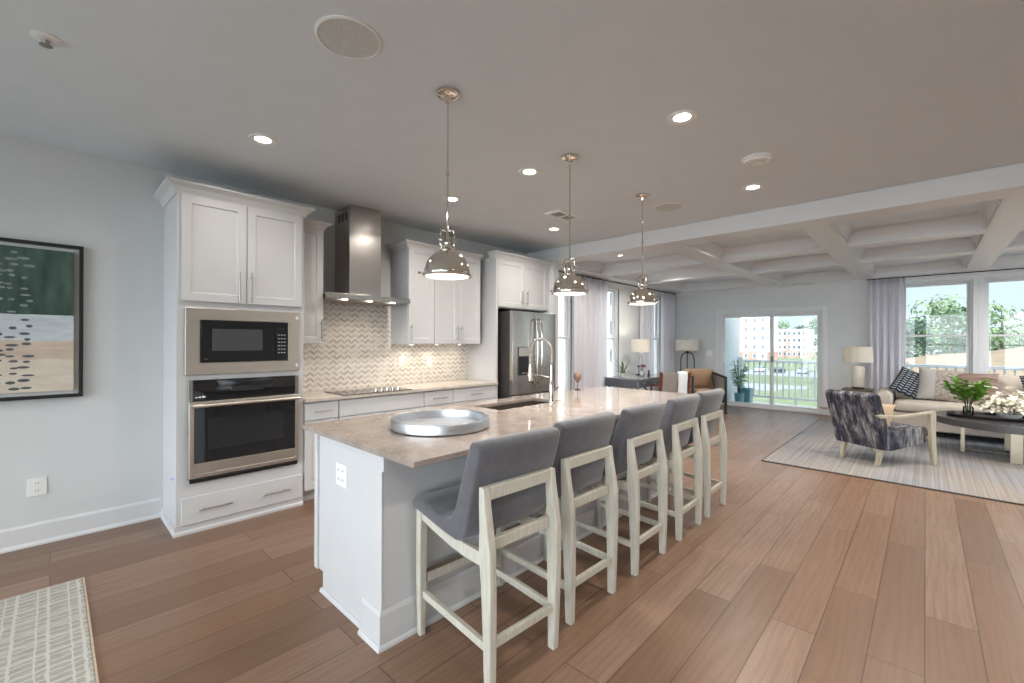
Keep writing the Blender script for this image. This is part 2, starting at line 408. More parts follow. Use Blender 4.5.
for a, b in YC:
    for x0, x1 in ((5.27, 6.62), (6.84, 8.08), (8.30, 10.12)):
        ya = max(a, Y0+.002)
        path = [(x0, ya), (x1, ya), (x1, b), (x0, b)]
        trim(MB().sweep(path, [(o, z) for o, z in cprof], closed=True), bevel=0)
        trim(MB().sweep(path, [(o, z) for o, z in bead], closed=True), bevel=0)
# crown under the perimeter beams of the living room
trim(MB().sweep([(X1-.002, Y1-.03), (X1-.002, Y0+.03)], [(0, ZB-.07), (.012, ZB-.07), (.02, ZB-.05), (.06, ZB-.01), (.065, ZB), (0, ZB)]), bevel=0)
trim(MB().sweep([(5.0, Y1-.002), (X1-.03, Y1-.002)], [(0, ZB-.05), (.012, ZB-.05), (.04, ZB-.01), (.045, ZB), (0, ZB)]), bevel=0)

# sliding glass door
d = sempty('door_1')
casing = [(1.47, 0), (1.47, 2.05), (3.38, 2.05), (3.38, 0)]
c = .085
MBc = MB()
P = [(1.47-c, 0, 1.47, 0), (1.47-c, 2.05+c, 1.47, 2.05), (3.38+c, 2.05+c, 3.38, 2.05), (3.38+c, 0, 3.38, 0)]
MBc.loft([[(X1-.02, a, b), (X1-.02, e, f), (X1+.001, e, f), (X1+.001, a, b)] for a, b, e, f in P])
struct(MBc.build('casing', 'trim', d, .004))
struct(frame_mb('x', X1, .0, .14, 1.471, 3.379, .002, 2.049, .04).build('frame', 'trim', d, .003))
for nm, (u0, u1), dd in (('fixed_panel', (1.51, 2.40), .085), ('sliding_panel', (2.32, 3.34), .045)):
    pn = frame_mb('x', X1, dd, dd+.036, u0, u1, .042, 2.01, .055).build(nm, 'trim', d, .003)
    B(X1+dd+.015, X1+dd+.02, u0+.052, u1-.052, .094, 1.958).build('pane', 'glass', pn)
    if nm == 'sliding_panel':
        B(X1+dd-.03, X1+dd, 3.295, 3.315, .95, 1.2).build('handle', 'plast', pn, .005)
        B(X1+dd-.022, X1+dd, 2.335, 2.355, 1.0, 1.12).build('lock', 'blackmetal', pn, .004)

# ------------------------------------------------------------------ ceiling fixtures
def lamp(parent, kind, loc, energy, color=(1, .94, .86), size=.1, spot=None, rot=None):
    l = bpy.data.lights.new(parent.name+'_lamp', kind); l.energy = energy; l.color = color
    if kind == 'AREA':
        l.shape = 'DISK'; l.size = size
        if spot: l.spread = spot
    else: l.shadow_soft_size = size
    if kind == 'SPOT': l.spot_size = spot; l.spot_blend = 1.0
    o = bpy.data.objects.new(parent.name+'_lamp', l); C.objects.link(o); o.parent = parent; o.location = loc
    if rot: o.rotation_euler = rot
    return o
dl0 = thing('recessed_downlight', '', 'ceiling light')
dtrim = MB().ring([(.047, -.0005), (.085, -.0005), (.086, -.004), (.08, -.009), (.05, -.005)], n=32).build('trim_ring', 'plast', dl0, smooth='auto')
dlens = MB().lathe([(.048, -.001), (.048, -.004)], n=32).build('lens', 'lens', dl0)
DLS = [
 ((.97, 3.22), 'lit recessed downlight in ceiling just in front of the oven cabinet crown'),
 ((2.60, 3.25), 'lit recessed downlight between range hood and tall fridge cabinet, seen behind first pendant rod'),
 ((2.60, 2.28), 'lit recessed downlight between the first and second pendants, alone over island middle'),
 ((2.59, 1.06), 'biggest-looking lit recessed downlight, over the aisle right of the pendants'),
 ((4.176, 1.088), 'lit recessed downlight in flat ceiling below the smoke detector near the coffer beam'),
 ((4.122, 3.222), 'lit recessed downlight beside ceiling vent, above the refrigerator cabinet'),
 ((5.963, .125), 'lit downlight inside the coffer nearest the sofa windows'),
 ((6.0, 1.64), 'lit downlight inside the middle coffer next to the long flat beam'),
 ((6.03, 3.44), 'lit downlight in coffer above third pendant, nearer the kitchen beam'),
 ((7.62, 3.42), 'lit downlight in far coffer toward the floor lamp corner'),
 ((6.0, -1.3), 'added unseen downlight in coffer past the sofa windows, nearest the long flat beam'),  # from here on: out-of-view lamps added to brighten the living room
 ((7.46, -1.3), 'added unseen downlight in the middle coffer of the window-side row'),
 ((9.2, -1.3), 'added unseen downlight in coffer directly above the right end of the sofa'),
 ((6.0, -3.1), 'added unseen downlight in corner coffer between flat beam and side windows'),
 ((8.6, -3.1), 'added unseen downlight in last coffer over the side windows'),
 ((-.70, 1.06), 'added unseen downlight in ceiling behind the viewpoint, toward the entry'),  # from here on: extra lamps around the camera, out of view, for fill
 ((.97, -.70), 'added unseen downlight in ceiling beside the viewpoint on the window side'),
 ((2.59, -.70), 'added unseen downlight in ceiling over the open floor before the armchair'),
 ((-.70, -1.6), 'added unseen downlight in ceiling in the rear corner behind the viewpoint'),
]
for i, ((x, y), lb) in enumerate(DLS):
    o = dl0 if i == 0 else dup(dl0, (x, y, ZC))
    o.location = (x, y, ZC); o['label'] = lb; o['group'] = 'recessed ceiling downlights'
    lamp(o, 'AREA', (0, 0, -.014), DOWN*(1.9 if x > 5 else 1), size=.1, spot=math.radians(150))
# in-ceiling speakers
sp0 = thing('ceiling_speaker', 'large round white ceiling speaker grille, the one nearer the oven cabinet', 'speaker', (.907, 1.866, ZC), 0, 'round ceiling speakers')
MB().ring([(.128, -.0005), (.14, -.0005), (.14, -.006), (.13, -.009)], n=48).build('rim', 'plast', sp0, smooth='auto')
gr = NT('speaker_grille'); 
M['grille'] = gr.done(gr.bsdf(gr.ramp(gr.n('TexVoronoi', {'Vector': gr.coord((1, 1, 1)), 'Scale': 260.0}).outputs['Distance'], (.2, srgb(150, 152, 150)), (.5, srgb(206, 208, 205))), .6))
MB().lathe([(.1285, -.001), (.1285, -.006)], n=48).build('grille', 'grille', sp0)
dup(sp0, (4.22, 1.865, ZC), None, 'round ceiling speaker grille between the third pendant and coffer beam')
sd = thing('smoke_detector', 'round white smoke detector on flat ceiling right of the pendants', 'smoke detector', (3.54, .897, ZC))
MB().lathe([(.098, -.0005), (.1, -.008), (.092, -.016), (.085, -.018), (.082, -.03), (.06, -.036)], n=40).build('body', 'plast', sd, smooth='auto')
MB().ring([(.05, -.035), (.055, -.035), (.055, -.038), (.05, -.038)], n=32).build('sensor_ring', 'grille', sd)
sk = thing('fire_sprinkler', 'small white sprinkler fitting in ceiling above the framed painting', 'sprinkler', (-.02, 2.855, ZC))
MB().lathe([(.052, -.0005), (.052, -.004), (.035, -.01), (.02, -.012)], n=32).build('escutcheon', 'plast', sk, smooth='auto')
MB().lathe([(.012, -.0121), (.009, -.03), (.022, -.032), (.022, -.035)], n=16).build('nozzle', 'nickel', sk, smooth='auto')
vt = thing('ceiling_vent', 'white rectangular air vent in ceiling behind second pendant rod', 'vent', (3.733, 2.797, ZC))
frame_v = [(-.19, -.10), (.19, -.10), (.19, .10), (-.19, .10)]
MB().sweep(frame_v, [(0, -.0005), (-.035, -.0005), (-.035, -.014), (-.03, -.018), (-.006, -.018), (0, -.008)], closed=True).build('frame', 'plast', vt)
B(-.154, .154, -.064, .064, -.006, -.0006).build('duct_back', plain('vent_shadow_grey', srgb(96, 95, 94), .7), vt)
for k in range(5): B(-.154, .154, -.0575+k*.026, -.0465+k*.026, -.010, -.0061).build('slat', plain('vent_grey', srgb(170, 169, 168), .5) if k == 0 else bpy.data.materials['vent_grey'], vt)
B(-.012, .012, -.064, .064, -.016, -.0101).build('divider', 'plast', vt)

# pendants
pd0 = thing('pendant_light', '', 'pendant lamp', (1.477, 1.885, 0), 0, 'chrome dome pendants over the island')
MB().lathe([(.064, ZC-.001), (.064, ZC-.012), (.05, ZC-.024), (.022, ZC-.03), (.018, ZC-.05), (.008, ZC-.055)], n=32).build('ceiling_canopy', 'chrome', pd0, smooth='auto')
MB().tube([(0, 0, ZC-.05), (0, 0, 2.33), (0, 0, 2.329), (0, 0, 2.30), (0, 0, 2.299), (0, 0, 1.985)], [.0055, .0055, .009, .009, .0055, .0055], 10).build('rod', 'chrome', pd0, smooth='auto')
dome = [(.124, 1.757), (.127, 1.765), (.124, 1.778), (.1195, 1.80), (.108, 1.832), (.09, 1.858), (.066, 1.878), (.042, 1.889), (.036, 1.896)]
sh = MB().lathe(dome + [(.034, 1.893), (.064, 1.874), (.088, 1.853), (.105, 1.829), (.116, 1.799), (.1205, 1.765), (.1205, 1.758)], cap=False, n=48).build('dome_shade', 'chrome', pd0, smooth=True)
MB().ring([(.119, 1.752), (.133, 1.752), (.135, 1.757), (.133, 1.763), (.122, 1.764)], n=48).build('rim', 'chrome', sh, smooth='auto')
MB().lathe([(.118, 1.758), (.1, 1.755), (.05, 1.752), (.001, 1.751)], n=40).build('glass_lens', 'pendlens', pd0, smooth=True)
for k in range(3):
    a = 2*PI*k/3+.6
    MB().tube([(.13*math.cos(a), .13*math.sin(a), 1.765), (.142*math.cos(a), .142*math.sin(a), 1.765), (.1421*math.cos(a), .1421*math.sin(a), 1.765), (.157*math.cos(a), .157*math.sin(a), 1.765)], [.003, .003, .007, .007], 10).build('thumb_screw', 'chrome', sh, smooth='auto')
MB().lathe([(.038, 1.89), (.042, 1.896), (.03, 1.904), (.022, 1.91), (.019, 1.93), (.021, 1.936), (.012, 1.944), (.008, 1.985)], n=28).build('socket_cup', 'chrome', pd0, smooth='auto')
for a in (-.66, -.66+PI):
    cx, cy = math.cos(a), math.sin(a)
    MB().tube([(.03*cx, .03*cy, 1.90), (.037*cx, .037*cy, 1.93), (.037*cx, .037*cy, 1.99), (.033*cx, .033*cy, 2.004), (.02*cx, .02*cy, 2.006), (.007*cx, .007*cy, 2.0)], .0062, 8).build('yoke', 'chrome', pd0, smooth=True)
    MB().tube([(.028*cx, .028*cy, 1.955), (.05*cx, .05*cy, 1.955)], [.009, .006], 10).build('yoke_knob', 'chrome', pd0, smooth='auto')
PD = [((1.477, 1.885), 'chrome dome pendant over the silver tray, the one nearest the oven'), ((2.597, 1.885), 'chrome dome pendant over island middle, behind it the fridge cabinet'), ((3.722, 1.885), 'chrome dome pendant over the island end nearest the desk')]
for i, ((x, y), lb) in enumerate(PD):
    o = pd0 if i == 0 else dup(pd0, (x, y, 0)); o['label'] = lb
    lamp(o, 'AREA', (0, 0, 1.745), 2.0, size=.2, spot=math.radians(160))

# ------------------------------------------------------------------ cabinetry helpers
def shaker(x0, x1, z0, z1, yf, th=.02, st=.058, rec=.009):
    """shaker door/drawer front facing -y with front face at yf, one closed mesh"""
    a = [(x0, z0), (x1, z0), (x1, z1), (x0, z1)]; b = [(x0+st, z0+st), (x1-st, z0+st), (x1-st, z1-st), (x0+st, z1-st)]
    s2 = st+.006; e = [(x0+s2, z0+s2), (x1-s2, z0+s2), (x1-s2, z1-s2), (x0+s2, z1-s2)]
    V = [(x, yf+th, z) for x, z in a] + [(x, yf, z) for x, z in a] + [(x, yf, z) for x, z in b] + [(x, yf+rec, z) for x, z in e]
    Fs = [(0, 3, 2, 1)]
    for o in (0, 4, 8): Fs += [(o+i, o+(i+1) % 4, o+4+(i+1) % 4, o+4+i) for i in range(4)]
    Fs += [(12, 13, 14, 15)]
    return MB().add(V, Fs)
def bar_handle(parent, x, y, z, L, vert=True):
    """bar pull standing off the face at y"""
    yo = y-.032
    if vert: pts = [(x, yo, z-L/2), (x, yo, z+L/2)]; posts = [(x, z-L*.33), (x, z+L*.33)]
    else: pts = [(x-L/2, yo, z), (x+L/2, yo, z)]; posts = [(x-L*.33, z), (x+L*.33, z)]
    m = MB().tube(pts, .006, 10)
    for px, pz in posts: m.tube([(px, y, pz), (px, yo, pz)], .005, 8)
    return m.build('handle', 'nickel', parent, smooth='auto')
def slab_handle_drawer(x0, x1, z0, z1, yf, parent, handles, st=None):
    dr = (shaker(x0, x1, z0, z1, yf, st=st) if st else B(x0, x1, yf, yf+.02, z0, z1)).build('drawer', 'cab', parent, .002)
    for hx, L in handles: bar_handle(dr, hx, yf, (z0+z1)/2, L, False)
    return dr
def door(x0, x1, z0, z1, yf, parent, hx=None, hz=None, L=.2):
    dd = shaker(x0, x1, z0, z1, yf).build('door', 'cab', parent, .002)
    if hx is not None: bar_handle(dd, hx, yf, hz, L)
    return dd
def crown(parent, x0, x1, yf, z0, z1, out, left=True, right=True, yl=Y1-.003, yr=Y1-.003):
    pr = [(0, z0), (.008, z0), (.012, z0+.015), (out*.45, z0+(z1-z0)*.55), (out*.85, z1-.02), (out, z1-.014), (out, z1), (0, z1)]
    path = ([(x0, yl)] if left else []) + [(x0, yf), (x1, yf)] + ([(x1, yr)] if right else [])
    return MB().sweep(path, pr).build('crown_molding', 'cab', parent)
YB = Y1-.002

# tall oven cabinet -------------------------------------------------
t = thing('oven_cabinet', 'tall white cabinet tower holding microwave and wall oven, crown moulding on top', 'cabinet')
TX0, TX1, TYF = .615, 1.490, 3.88
def ring_yz(): pass
bod = wall_with_holes('body', 'y', TYF, .5, TX0, TX1, .0, 2.475, [(.70, 1.425, 1.17, 1.625), (.70, 1.425, .40, 1.105)], 'cab')
del bod['kind']; bod.parent = t
B(TX0, TX1, TYF+.505, YB, 0, 2.475).build('back_panel', 'cab', t)
door(.637, 1.050, 1.69, 2.455, TYF-.021, t, .998, 1.815, .235)
door(1.056, 1.470, 1.69, 2.455, TYF-.021, t, 1.082, 1.815, .235)
slab_handle_drawer(.645, 1.482, .07, .265, TYF-.021, t, [(.85, .21), (1.27, .20)])
crown(t, TX0, TX1, TYF, 2.455, 2.54, .07, yr=3.985)
MB().sweep([(TX0, YB), (TX0, TYF), (TX1-.002, TYF)], [(0, 0), (.016, 0), (.016, .02), (.008, .03), (.008, .069), (0, .069)]).build('plinth', 'cab', t)
for y, z in ((3.95, .41), (4.09, .06)): MB().tube([(TX0, y, z), (TX0-.02, y, z)], [.017, .012], 14).build('bumper', plain('pale_blue_plastic', srgb(196, 208, 232), .3), t, smooth='auto')

# microwave ---------------------------------------------------------
mw = thing('microwave', 'built-in black microwave in stainless trim kit, above the wall oven', 'microwave')
frame_mb('y', TYF, -.018, .03, .662, 1.447, 1.15, 1.642, .088).build('trim_kit', 'steel', mw, .003)
B(.752, 1.357, TYF-.006, TYF+.35, 1.24, 1.552).build('body', 'dkplast', mw)
md = B(.753, 1.258, TYF-.024, TYF-.0065, 1.24, 1.552).build('door', 'ovenglass', mw, .003)
B(.825, 1.165, TYF-.0255, TYF-.0238, 1.325, 1.49).build('window', 'mwindow', md, .001)
B(.775, .80, TYF-.0252, TYF-.0238, 1.262, 1.267).build('badge', 'nickel', md)
kp = B(1.262, 1.356, TYF-.024, TYF-.0065, 1.24, 1.552).build('control_panel', 'ovenglass', mw, .003)
B(1.285, 1.335, TYF-.0255, TYF-.0238, 1.497, 1.515).build('display', 'dkplast', kp)
keyg = plain('keypad_grey', srgb(150, 152, 155), .4)
for r in range(6):
    for q in range(3): B(1.279+q*.022, 1.293+q*.022, TYF-.0252, TYF-.0238, 1.30+r*.029, 1.309+r*.029).build('button', keyg, kp)
for z in (1.20, 1.595): MB().tube([(1.43, TYF-.018, z), (1.43, TYF-.021, z)], .012, 14).build('screw_cap', 'plast', mw, smooth='auto')

# wall oven ---------------------------------------------------------
ov = thing('wall_oven', 'stainless steel wall oven with black glass door below the microwave', 'oven')
B(.71, 1.415, TYF-.003, TYF+.45, .405, 1.10).build('body', 'dkplast', ov)
B(.682, .708, TYF-.02, TYF-.001, .39, 1.112).build('side_trim', 'steelv', ov, .002)
B(1.417, 1.443, TYF-.02, TYF-.001, .39, 1.112).build('side_trim', 'steelv', ov, .002)
cp = B(.709, 1.416, TYF-.026, TYF-.0035, .965, 1.112).build('control_panel', 'ovenglass', ov, .003)
whitep = plain('white_print', srgb(225, 225, 225), .4)
for k, (a, b) in enumerate(((.722, .736), (.742, .758), (.764, .785))): B(a, b, TYF-.0272, TYF-.0258, .982, .99+.002*k).build('marking', whitep, cp)
B(.95, 1.17, TYF-.0272, TYF-.0258, 1.015, 1.055).build('display', plain('dim_display', srgb(44, 46, 50), .1), cp, .001)
od = frame_mb('y', TYF, -.042, -.004, .684, 1.441, .40, .955, .03).build('door', 'steel', ov, .003)
B(.7145, 1.4105, TYF-.040, TYF-.006, .432, .505).build('bottom_rail', 'steel', od, .001)
B(.7145, 1.4105, TYF-.0405, TYF-.006, .506, .924).build('glass', 'ovenglass', od, .001)
B(.80, 1.32, TYF-.0412, TYF-.0400, .60, .83).build('window', plain('dark_oven_window', srgb(38, 38, 42), .05), od, .0005)
h = MB().tube([(.692, TYF-.085, .928), (1.433, TYF-.085, .928)], .013, 14)
for x in (.72, 1.405): h.tube([(x, TYF-.04, .928), (x, TYF-.085, .928)], .009, 10)
h.build('handle', 'steel', od, smooth='auto')
B(.69, 1.435, TYF-.03, TYF-.001, .365, .389).build('vent_strip', 'dkplast', ov, .003)

# base cabinets on the cooktop wall ---------------------------------
def base_unit(x0, x1, label, split=None, handles=True, doors=1):
    b = thing('base_cabinet', label, 'cabinet', group='white base cabinets below the wall counter')
    B(x0, x1, TYF, YB, .10, .874).build('body', 'cab', b)
    B(x0, x1, TYF+.06, TYF+.075, 0, .0995).build('toe_kick', 'cab', b)
    g = .004; w = x1-x0
    slab_handle_drawer(x0+g, x1-g, .715, .862, TYF-.021, b, [((x0+x1)/2, min(.19, w*.5))] if handles else [])
    if doors == 1: door(x0+g, x1-g, .115, .705, TYF-.021, b, x1-.035, .58)
    else:
        xm = (x0+x1)/2; door(x0+g, xm-g/2, .115, .705, TYF-.021, b, xm-.035, .58); door(xm+g/2, x1-g, .115, .705, TYF-.021, b, xm+.035, .58)
    return b
base_unit(1.495, 1.795, 'narrow white base cabinet with drawer, right against the oven tower')
base_unit(1.797, 2.722, 'wide white base cabinet under the cooktop, blank front without pull', handles=False, doors=2)
base_unit(2.724, 3.112, 'white base cabinet with short drawer pull, second from the refrigerator')
base_unit(3.114, 3.795, 'white base cabinet with drawer pull, next to the refrigerator panel', doors=2)
tag(B(1.494, 3.803, TYF-.045, YB, .8755, .906).build('wall_countertop', 'quartzwall', None, .003), 'beige quartz countertop along the backsplash wall, holding the cooktop', 'countertop')
bs = B(1.494, 3.803, Y1-.012, YB, .9065, 1.90).build('tile_backsplash', 'chevron')
tag(bs, 'white and grey chevron mosaic tile backsplash behind the cooktop', 'backsplash')
def outlet(name, label, axis, x, y, z, sgn, w=.075, hh=.118, kind='outlet', cat='outlet'):
    o = thing(name, label, cat, (x, y, z), {'y': 0, 'x': -PI/2}[axis])
    B(-w/2, w/2, -.006, 0, -hh/2, hh/2).build('plate', 'plast', o, .002)
    n = max(1, round(w/.075))
    for k in range(n):
        cx = (k-(n-1)/2)*.046
        if kind == 'outlet':
            for dz in (-.024, .024):
                f = B(cx-.016, cx+.016, -.0085, -.0055, dz-.013, dz+.013).build('socket', 'plast', o, .003)
                for sx in (-.006, .006): B(cx+sx-.0015, cx+sx+.0015, -.0092, -.0084, dz-.004, dz+.006).build('slot', 'dkplast', f)
        else:
            B(cx-.016, cx+.016, -.0095, -.0055, -.033, .033).build('rocker', 'plast', o, .002)
    return o
outlet('wall_outlet', 'white outlet plate on backsplash just right of the cooktop', 'y', 2.79, Y1-.0122, 1.175, -1)
outlet('wall_outlet', 'white outlet plate on backsplash nearer the refrigerator panel', 'y', 3.18, Y1-.0122, 1.165, -1)
outlet('wall_outlet', 'white outlet plate on bare wall below the framed painting', 'y', -.063, Y1-.001, .396, -1, .095, .125)
outlet('light_switch', 'white switch plate on far wall between floor lamp and sliding door', 'x', X1-.001, 3.60, 1.16, -1, .14, .118, 'switch', 'light switch')
# cooktop
ck = thing('cooktop', 'black glass electric cooktop with steel knobs set in the wall counter', 'cooktop', (2.19, 4.075, .9065))
B(-.365, .365, -.245, .175, 0, .006).build('glass_top', plain('cooktop_glass', srgb(60, 54, 50), .05, var=.03), ck, .002)
for x, y, r in ((-.22, -.12, .085), (-.2, .08, .065), (.03, .07, .075), (.27, .07, .06)): MB().ring([(r, .0062), (r+.004, .0062), (r+.004, .0066), (r, .0066)], n=36).build('burner_ring', keyg, ck)
for k in range(5): MB().lathe([(.019, .0062), (.019, .012), (.016, .014), (.015, .030), (.013, .032)], (.0+k*.062, -.17, 0), 20).build('knob', 'chrome', ck, smooth='auto')

# wall cabinets -------------------------------------------------------
YU = 4.07
u = thing('wall_cabinet', 'narrow white wall cabinet between oven tower and range hood', 'cabinet', group='white wall cabinets')
B(1.495, 1.735, YU, YB, 1.372, 2.45).build('body', 'cab', u)
door(1.499, 1.731, 1.376, 2.44, YU-.021, u, 1.705, 1.50, .2)
crown(u, 1.495, 1.735, YU, 2.42, 2.50, .06, left=False)
u = thing('wall_cabinet', 'white single-door wall cabinet immediately right of the range hood', 'cabinet', group='white wall cabinets')
B(2.65, 2.995, YU, YB, 1.372, 2.44).build('body', 'cab', u)
door(2.654, 2.992, 1.376, 2.43, YU-.021, u, 2.682, 1.50, .19)
crown(u, 2.65, 2.995, YU, 2.41, 2.49, .06, right=False)
u = thing('wall_cabinet', 'white double-door wall cabinet next to the tall refrigerator panel', 'cabinet', group='white wall cabinets')
B(2.997, 3.70, YU, YB, 1.372, 2.44).build('body', 'cab', u)
door(3.0, 3.345, 1.376, 2.43, YU-.021, u, 3.312, 1.50, .19); door(3.349, 3.694, 1.376, 2.43, YU-.021, u, 3.382, 1.50, .19)
crown(u, 2.997, 3.70, YU, 2.41, 2.49, .06, left=False, right=False)
for x in (2.82, 3.17, 3.52):
    o = thing('under_cabinet_light', {2.82: 'small puck light under wall cabinet nearest the range hood', 3.17: 'small puck light under the wall cabinets between two others', 3.52: 'small puck light under wall cabinet nearest the refrigerator'}[x], 'light', (x, 4.24, 1.3715), 0, 'puck lights under the wall cabinets')
    MB().lathe([(.03, -.0005), (.03, -.006), (.02, -.008)], n=24).build('housing', 'plast', o, smooth='auto')
    MB().lathe([(.019, -.0081), (.019, -.009)], n=20).build('lens', 'lens', o)
    lamp(o, 'AREA', (0, 0, -.012), .55 if x < 3.5 else .3, (1, .89, .74), .04, math.radians(150))
# refrigerator surround
pf = thing('refrigerator_cabinet', 'white cabinet surround above and beside the steel refrigerator', 'cabinet')
B(3.805, 3.838, TYF, YB, 0, 2.46).build('side_panel', 'cab', pf, .002)
B(4.815, 4.848, TYF, YB, 0, 2.46).build('side_panel', 'cab', pf, .002)
B(3.839, 4.814, TYF+.021, YB, 1.83, 2.46).build('body', 'cab', pf)
door(3.842, 4.326, 1.845, 2.445, TYF, pf, 4.285, 1.985, .2); door(4.33, 4.812, 1.845, 2.445, TYF, pf, 4.372, 1.985, .2)
crown(pf, 3.805, 4.848, TYF, 2.445, 2.525, .065, right=False, yl=3.985)
# refrigerator
rf = thing('refrigerator', 'stainless french-door refrigerator with water dispenser under white cabinet', 'refrigerator')
FX0, FX1, FY = 3.935, 4.795, 3.70
B(FX0+.005, FX1-.005, FY+.07, YB-.02, .02, 1.79).build('body', plain('dark_grey_side', srgb(66, 63, 62), .45), rf, .004)
xm = (FX0+FX1)/2
def fdoor(x0, x1, z0, z1):
    n = 10; pts = []
    for i in range(n+1):
        uu = i/n; pts.append((x0+(x1-x0)*uu, FY+.02*(2*uu-1)**2*.6))
    poly = pts + [(x1, FY+.068), (x0, FY+.068)]
    return MB().prism(poly, z0, z1, 'z')
fl = fdoor(FX0, xm-.003, .74, 1.79).build('left_door', 'steelv', rf, .004, smooth='auto')
fr_ = fdoor(xm+.003, FX1, .74, 1.79).build('right_door', 'steelv', rf, .004, smooth='auto')
fz = fdoor(FX0, FX1, .05, .73).build('freezer_drawer', 'steelv', rf, .004, smooth='auto')
for dd, hx in ((fl, xm-.045), (fr_, xm+.045)):
    MB().tube([(hx, FY+.005, .86), (hx, FY-.045, .90), (hx, FY-.062, 1.05), (hx, FY-.066, 1.27), (hx, FY-.062, 1.5), (hx, FY-.045, 1.66), (hx, FY+.005, 1.70)], .013, 12).build('handle', 'chrome', dd, smooth=True)
MB().tube([(FX0+.08, FY+.005, .66), (FX0+.1, FY-.05, .66), (FX1-.1, FY-.05, .66), (FX1-.08, FY+.005, .66)], .012, 12).build('handle', 'chrome', fz, smooth='auto')
dp = B(4.02, 4.25, FY-.006, FY+.012, .98, 1.34).build('dispenser', 'dkplast', fl, .004)
B(4.03, 4.24, FY-.009, FY-.0055, 1.22, 1.33).build('dispenser_panel', 'steel', fl, .002)
B(4.08, 4.19, FY-.02, FY-.0055, 1.0, 1.012).build('drip_tray', 'nickel', fl, .002)
# range hood
hd = thing('range_hood', 'stainless steel chimney range hood above the cooktop', 'range hood')
HX0, HX1 = 2.005, 2.345
ch = B(HX0, HX1, 4.095, YB, 1.852, 2.735).build('chimney', 'steelv', hd, .002)
for k in range(3): B(HX0-.0015, HX0+.001, 4.145+k*.075, 4.19+k*.075, 2.60, 2.68).build('vent_slot', 'dkplast', ch)
B(HX0+.02, HX1-.02, 4.0955, YB-.001, 2.7352, 2.7485).build('ceiling_collar', 'steelv', ch)
cn = MB(); a, b, y0_ = 1.74, 2.61, 3.955
cn.loft([[(a, y0_, 1.80), (b, y0_, 1.80), (b, YB, 1.80), (a, YB, 1.80)], [(a, y0_, 1.85), (b, y0_, 1.85), (b, YB, 1.85), (a, YB, 1.85)], [(a+.02, y0_+.02, 1.8515), (b-.02, y0_+.02, 1.8515), (b-.02, YB, 1.8515), (a+.02, YB, 1.8515)]])
cn.build('canopy', 'steelv', hd, .002)
B(a+.05, b-.05, y0_+.10, YB-.05, 1.795, 1.7995).build('filter', 'nickel', hd, .001)
for x in (1.92, 2.175, 2.43):
    lt = MB().lathe([(.026, 1.7995), (.026, 1.797), (.02, 1.796)], (x, y0_+.055, 0), 20).build('hood_lamp', 'lens', hd)
lamp(hd, 'AREA', (2.175, y0_+.06, 1.79), .9, (1, .88, .72), .3, math.radians(140))

# ------------------------------------------------------------------ island
isl = thing('kitchen_island', 'white panelled kitchen island base under the beige quartz top', 'island')
IX0, IX1, IY0, IY1 = 1.052, 4.08, 1.815, 2.535
def slab_with_hole(name, x0, x1, y0, y1, z0, z1, hole, mat):
    o = wall_with_holes(name, 'y', 0, 1, x0, x1, y0, y1, [hole], mat); me = o.data
    for v in me.vertices: x, t_, z = v.co; v.co = (x, z, z0+t_*(z1-z0))
    bm = bmesh.new(); bm.from_mesh(me); bmesh.ops.recalc_face_normals(bm, faces=bm.faces); bm.to_mesh(me); bm.free()
    del o['kind']; return o
slab_with_hole('body', IX0, IX1, IY0, IY1, .11, .8845, (2.16, 2.96, 2.16, 2.534 if False else 2.532), 'cab').parent = isl
B(IX0, IX1-.02, IY0, 2.45, 0, .1095).build('toe_base', 'cab', isl)
B(IX0-.012, IX0-.0005, IY0-.0128, 1.965, .0, .884).build('corner_post', 'cab', isl, .002)
B(IX0-.012, IX0-.0005, 2.50, IY1+.006, .11, .884).build('end_stile', 'cab', isl, .002)
B(IX0+.0005, IX1, IY0-.012, IY0-.0005, .15, .884).build('seating_side_panel', 'cab', isl, .002)
B(IX0-.013, IX1, IY0-.03, IY0-.0125, .805, .884).build('apron_board', 'cab', isl, .003)
bb = [(0, 0), (.012, 0), (.012, .15), (.004, .168), (0, .168)]
MB().sweep([(IX0-.0125, 1.965), (IX0-.0125, IY0-.0125), (IX1, IY0-.0125)], bb).build('baseboard', 'cab', isl)
MB().sweep([(IX0-.0125, 1.97), (IX0-.0125, IY0-.0125), (IX1, IY0-.0125)], [(.0125, 0), (.028, 0), (.026, .012), (.018, .02), (.0125, .02)]).build('shoe_molding', 'cab', isl)
MB().sweep([(IX0, 2.46), (IX0, 1.972)], [(.0005, 0), (.015, 0), (.013, .012), (.006, .02), (.0005, .02)]).build('shoe_molding', 'cab', isl)
for k, (a, b) in enumerate(((1.06, 1.66), (1.664, 2.16), (2.164, 2.96), (2.964, 3.56), (3.564, 4.08))):
    q = MB(); q2 = shaker(a, b, .115, .86, IY1+.0005).v
    sd_ = MB().add([(x, 2*(IY1+.0005)-y+.02, z) for x, y, z in q2], shaker(a, b, .115, .86, IY1+.0005).f).build('door', 'cab', isl, .002)
outlet('wall_outlet', 'white outlet plate on the end panel of the island', 'x', IX0-.0005, 2.22, .70, -1, .118, .118)
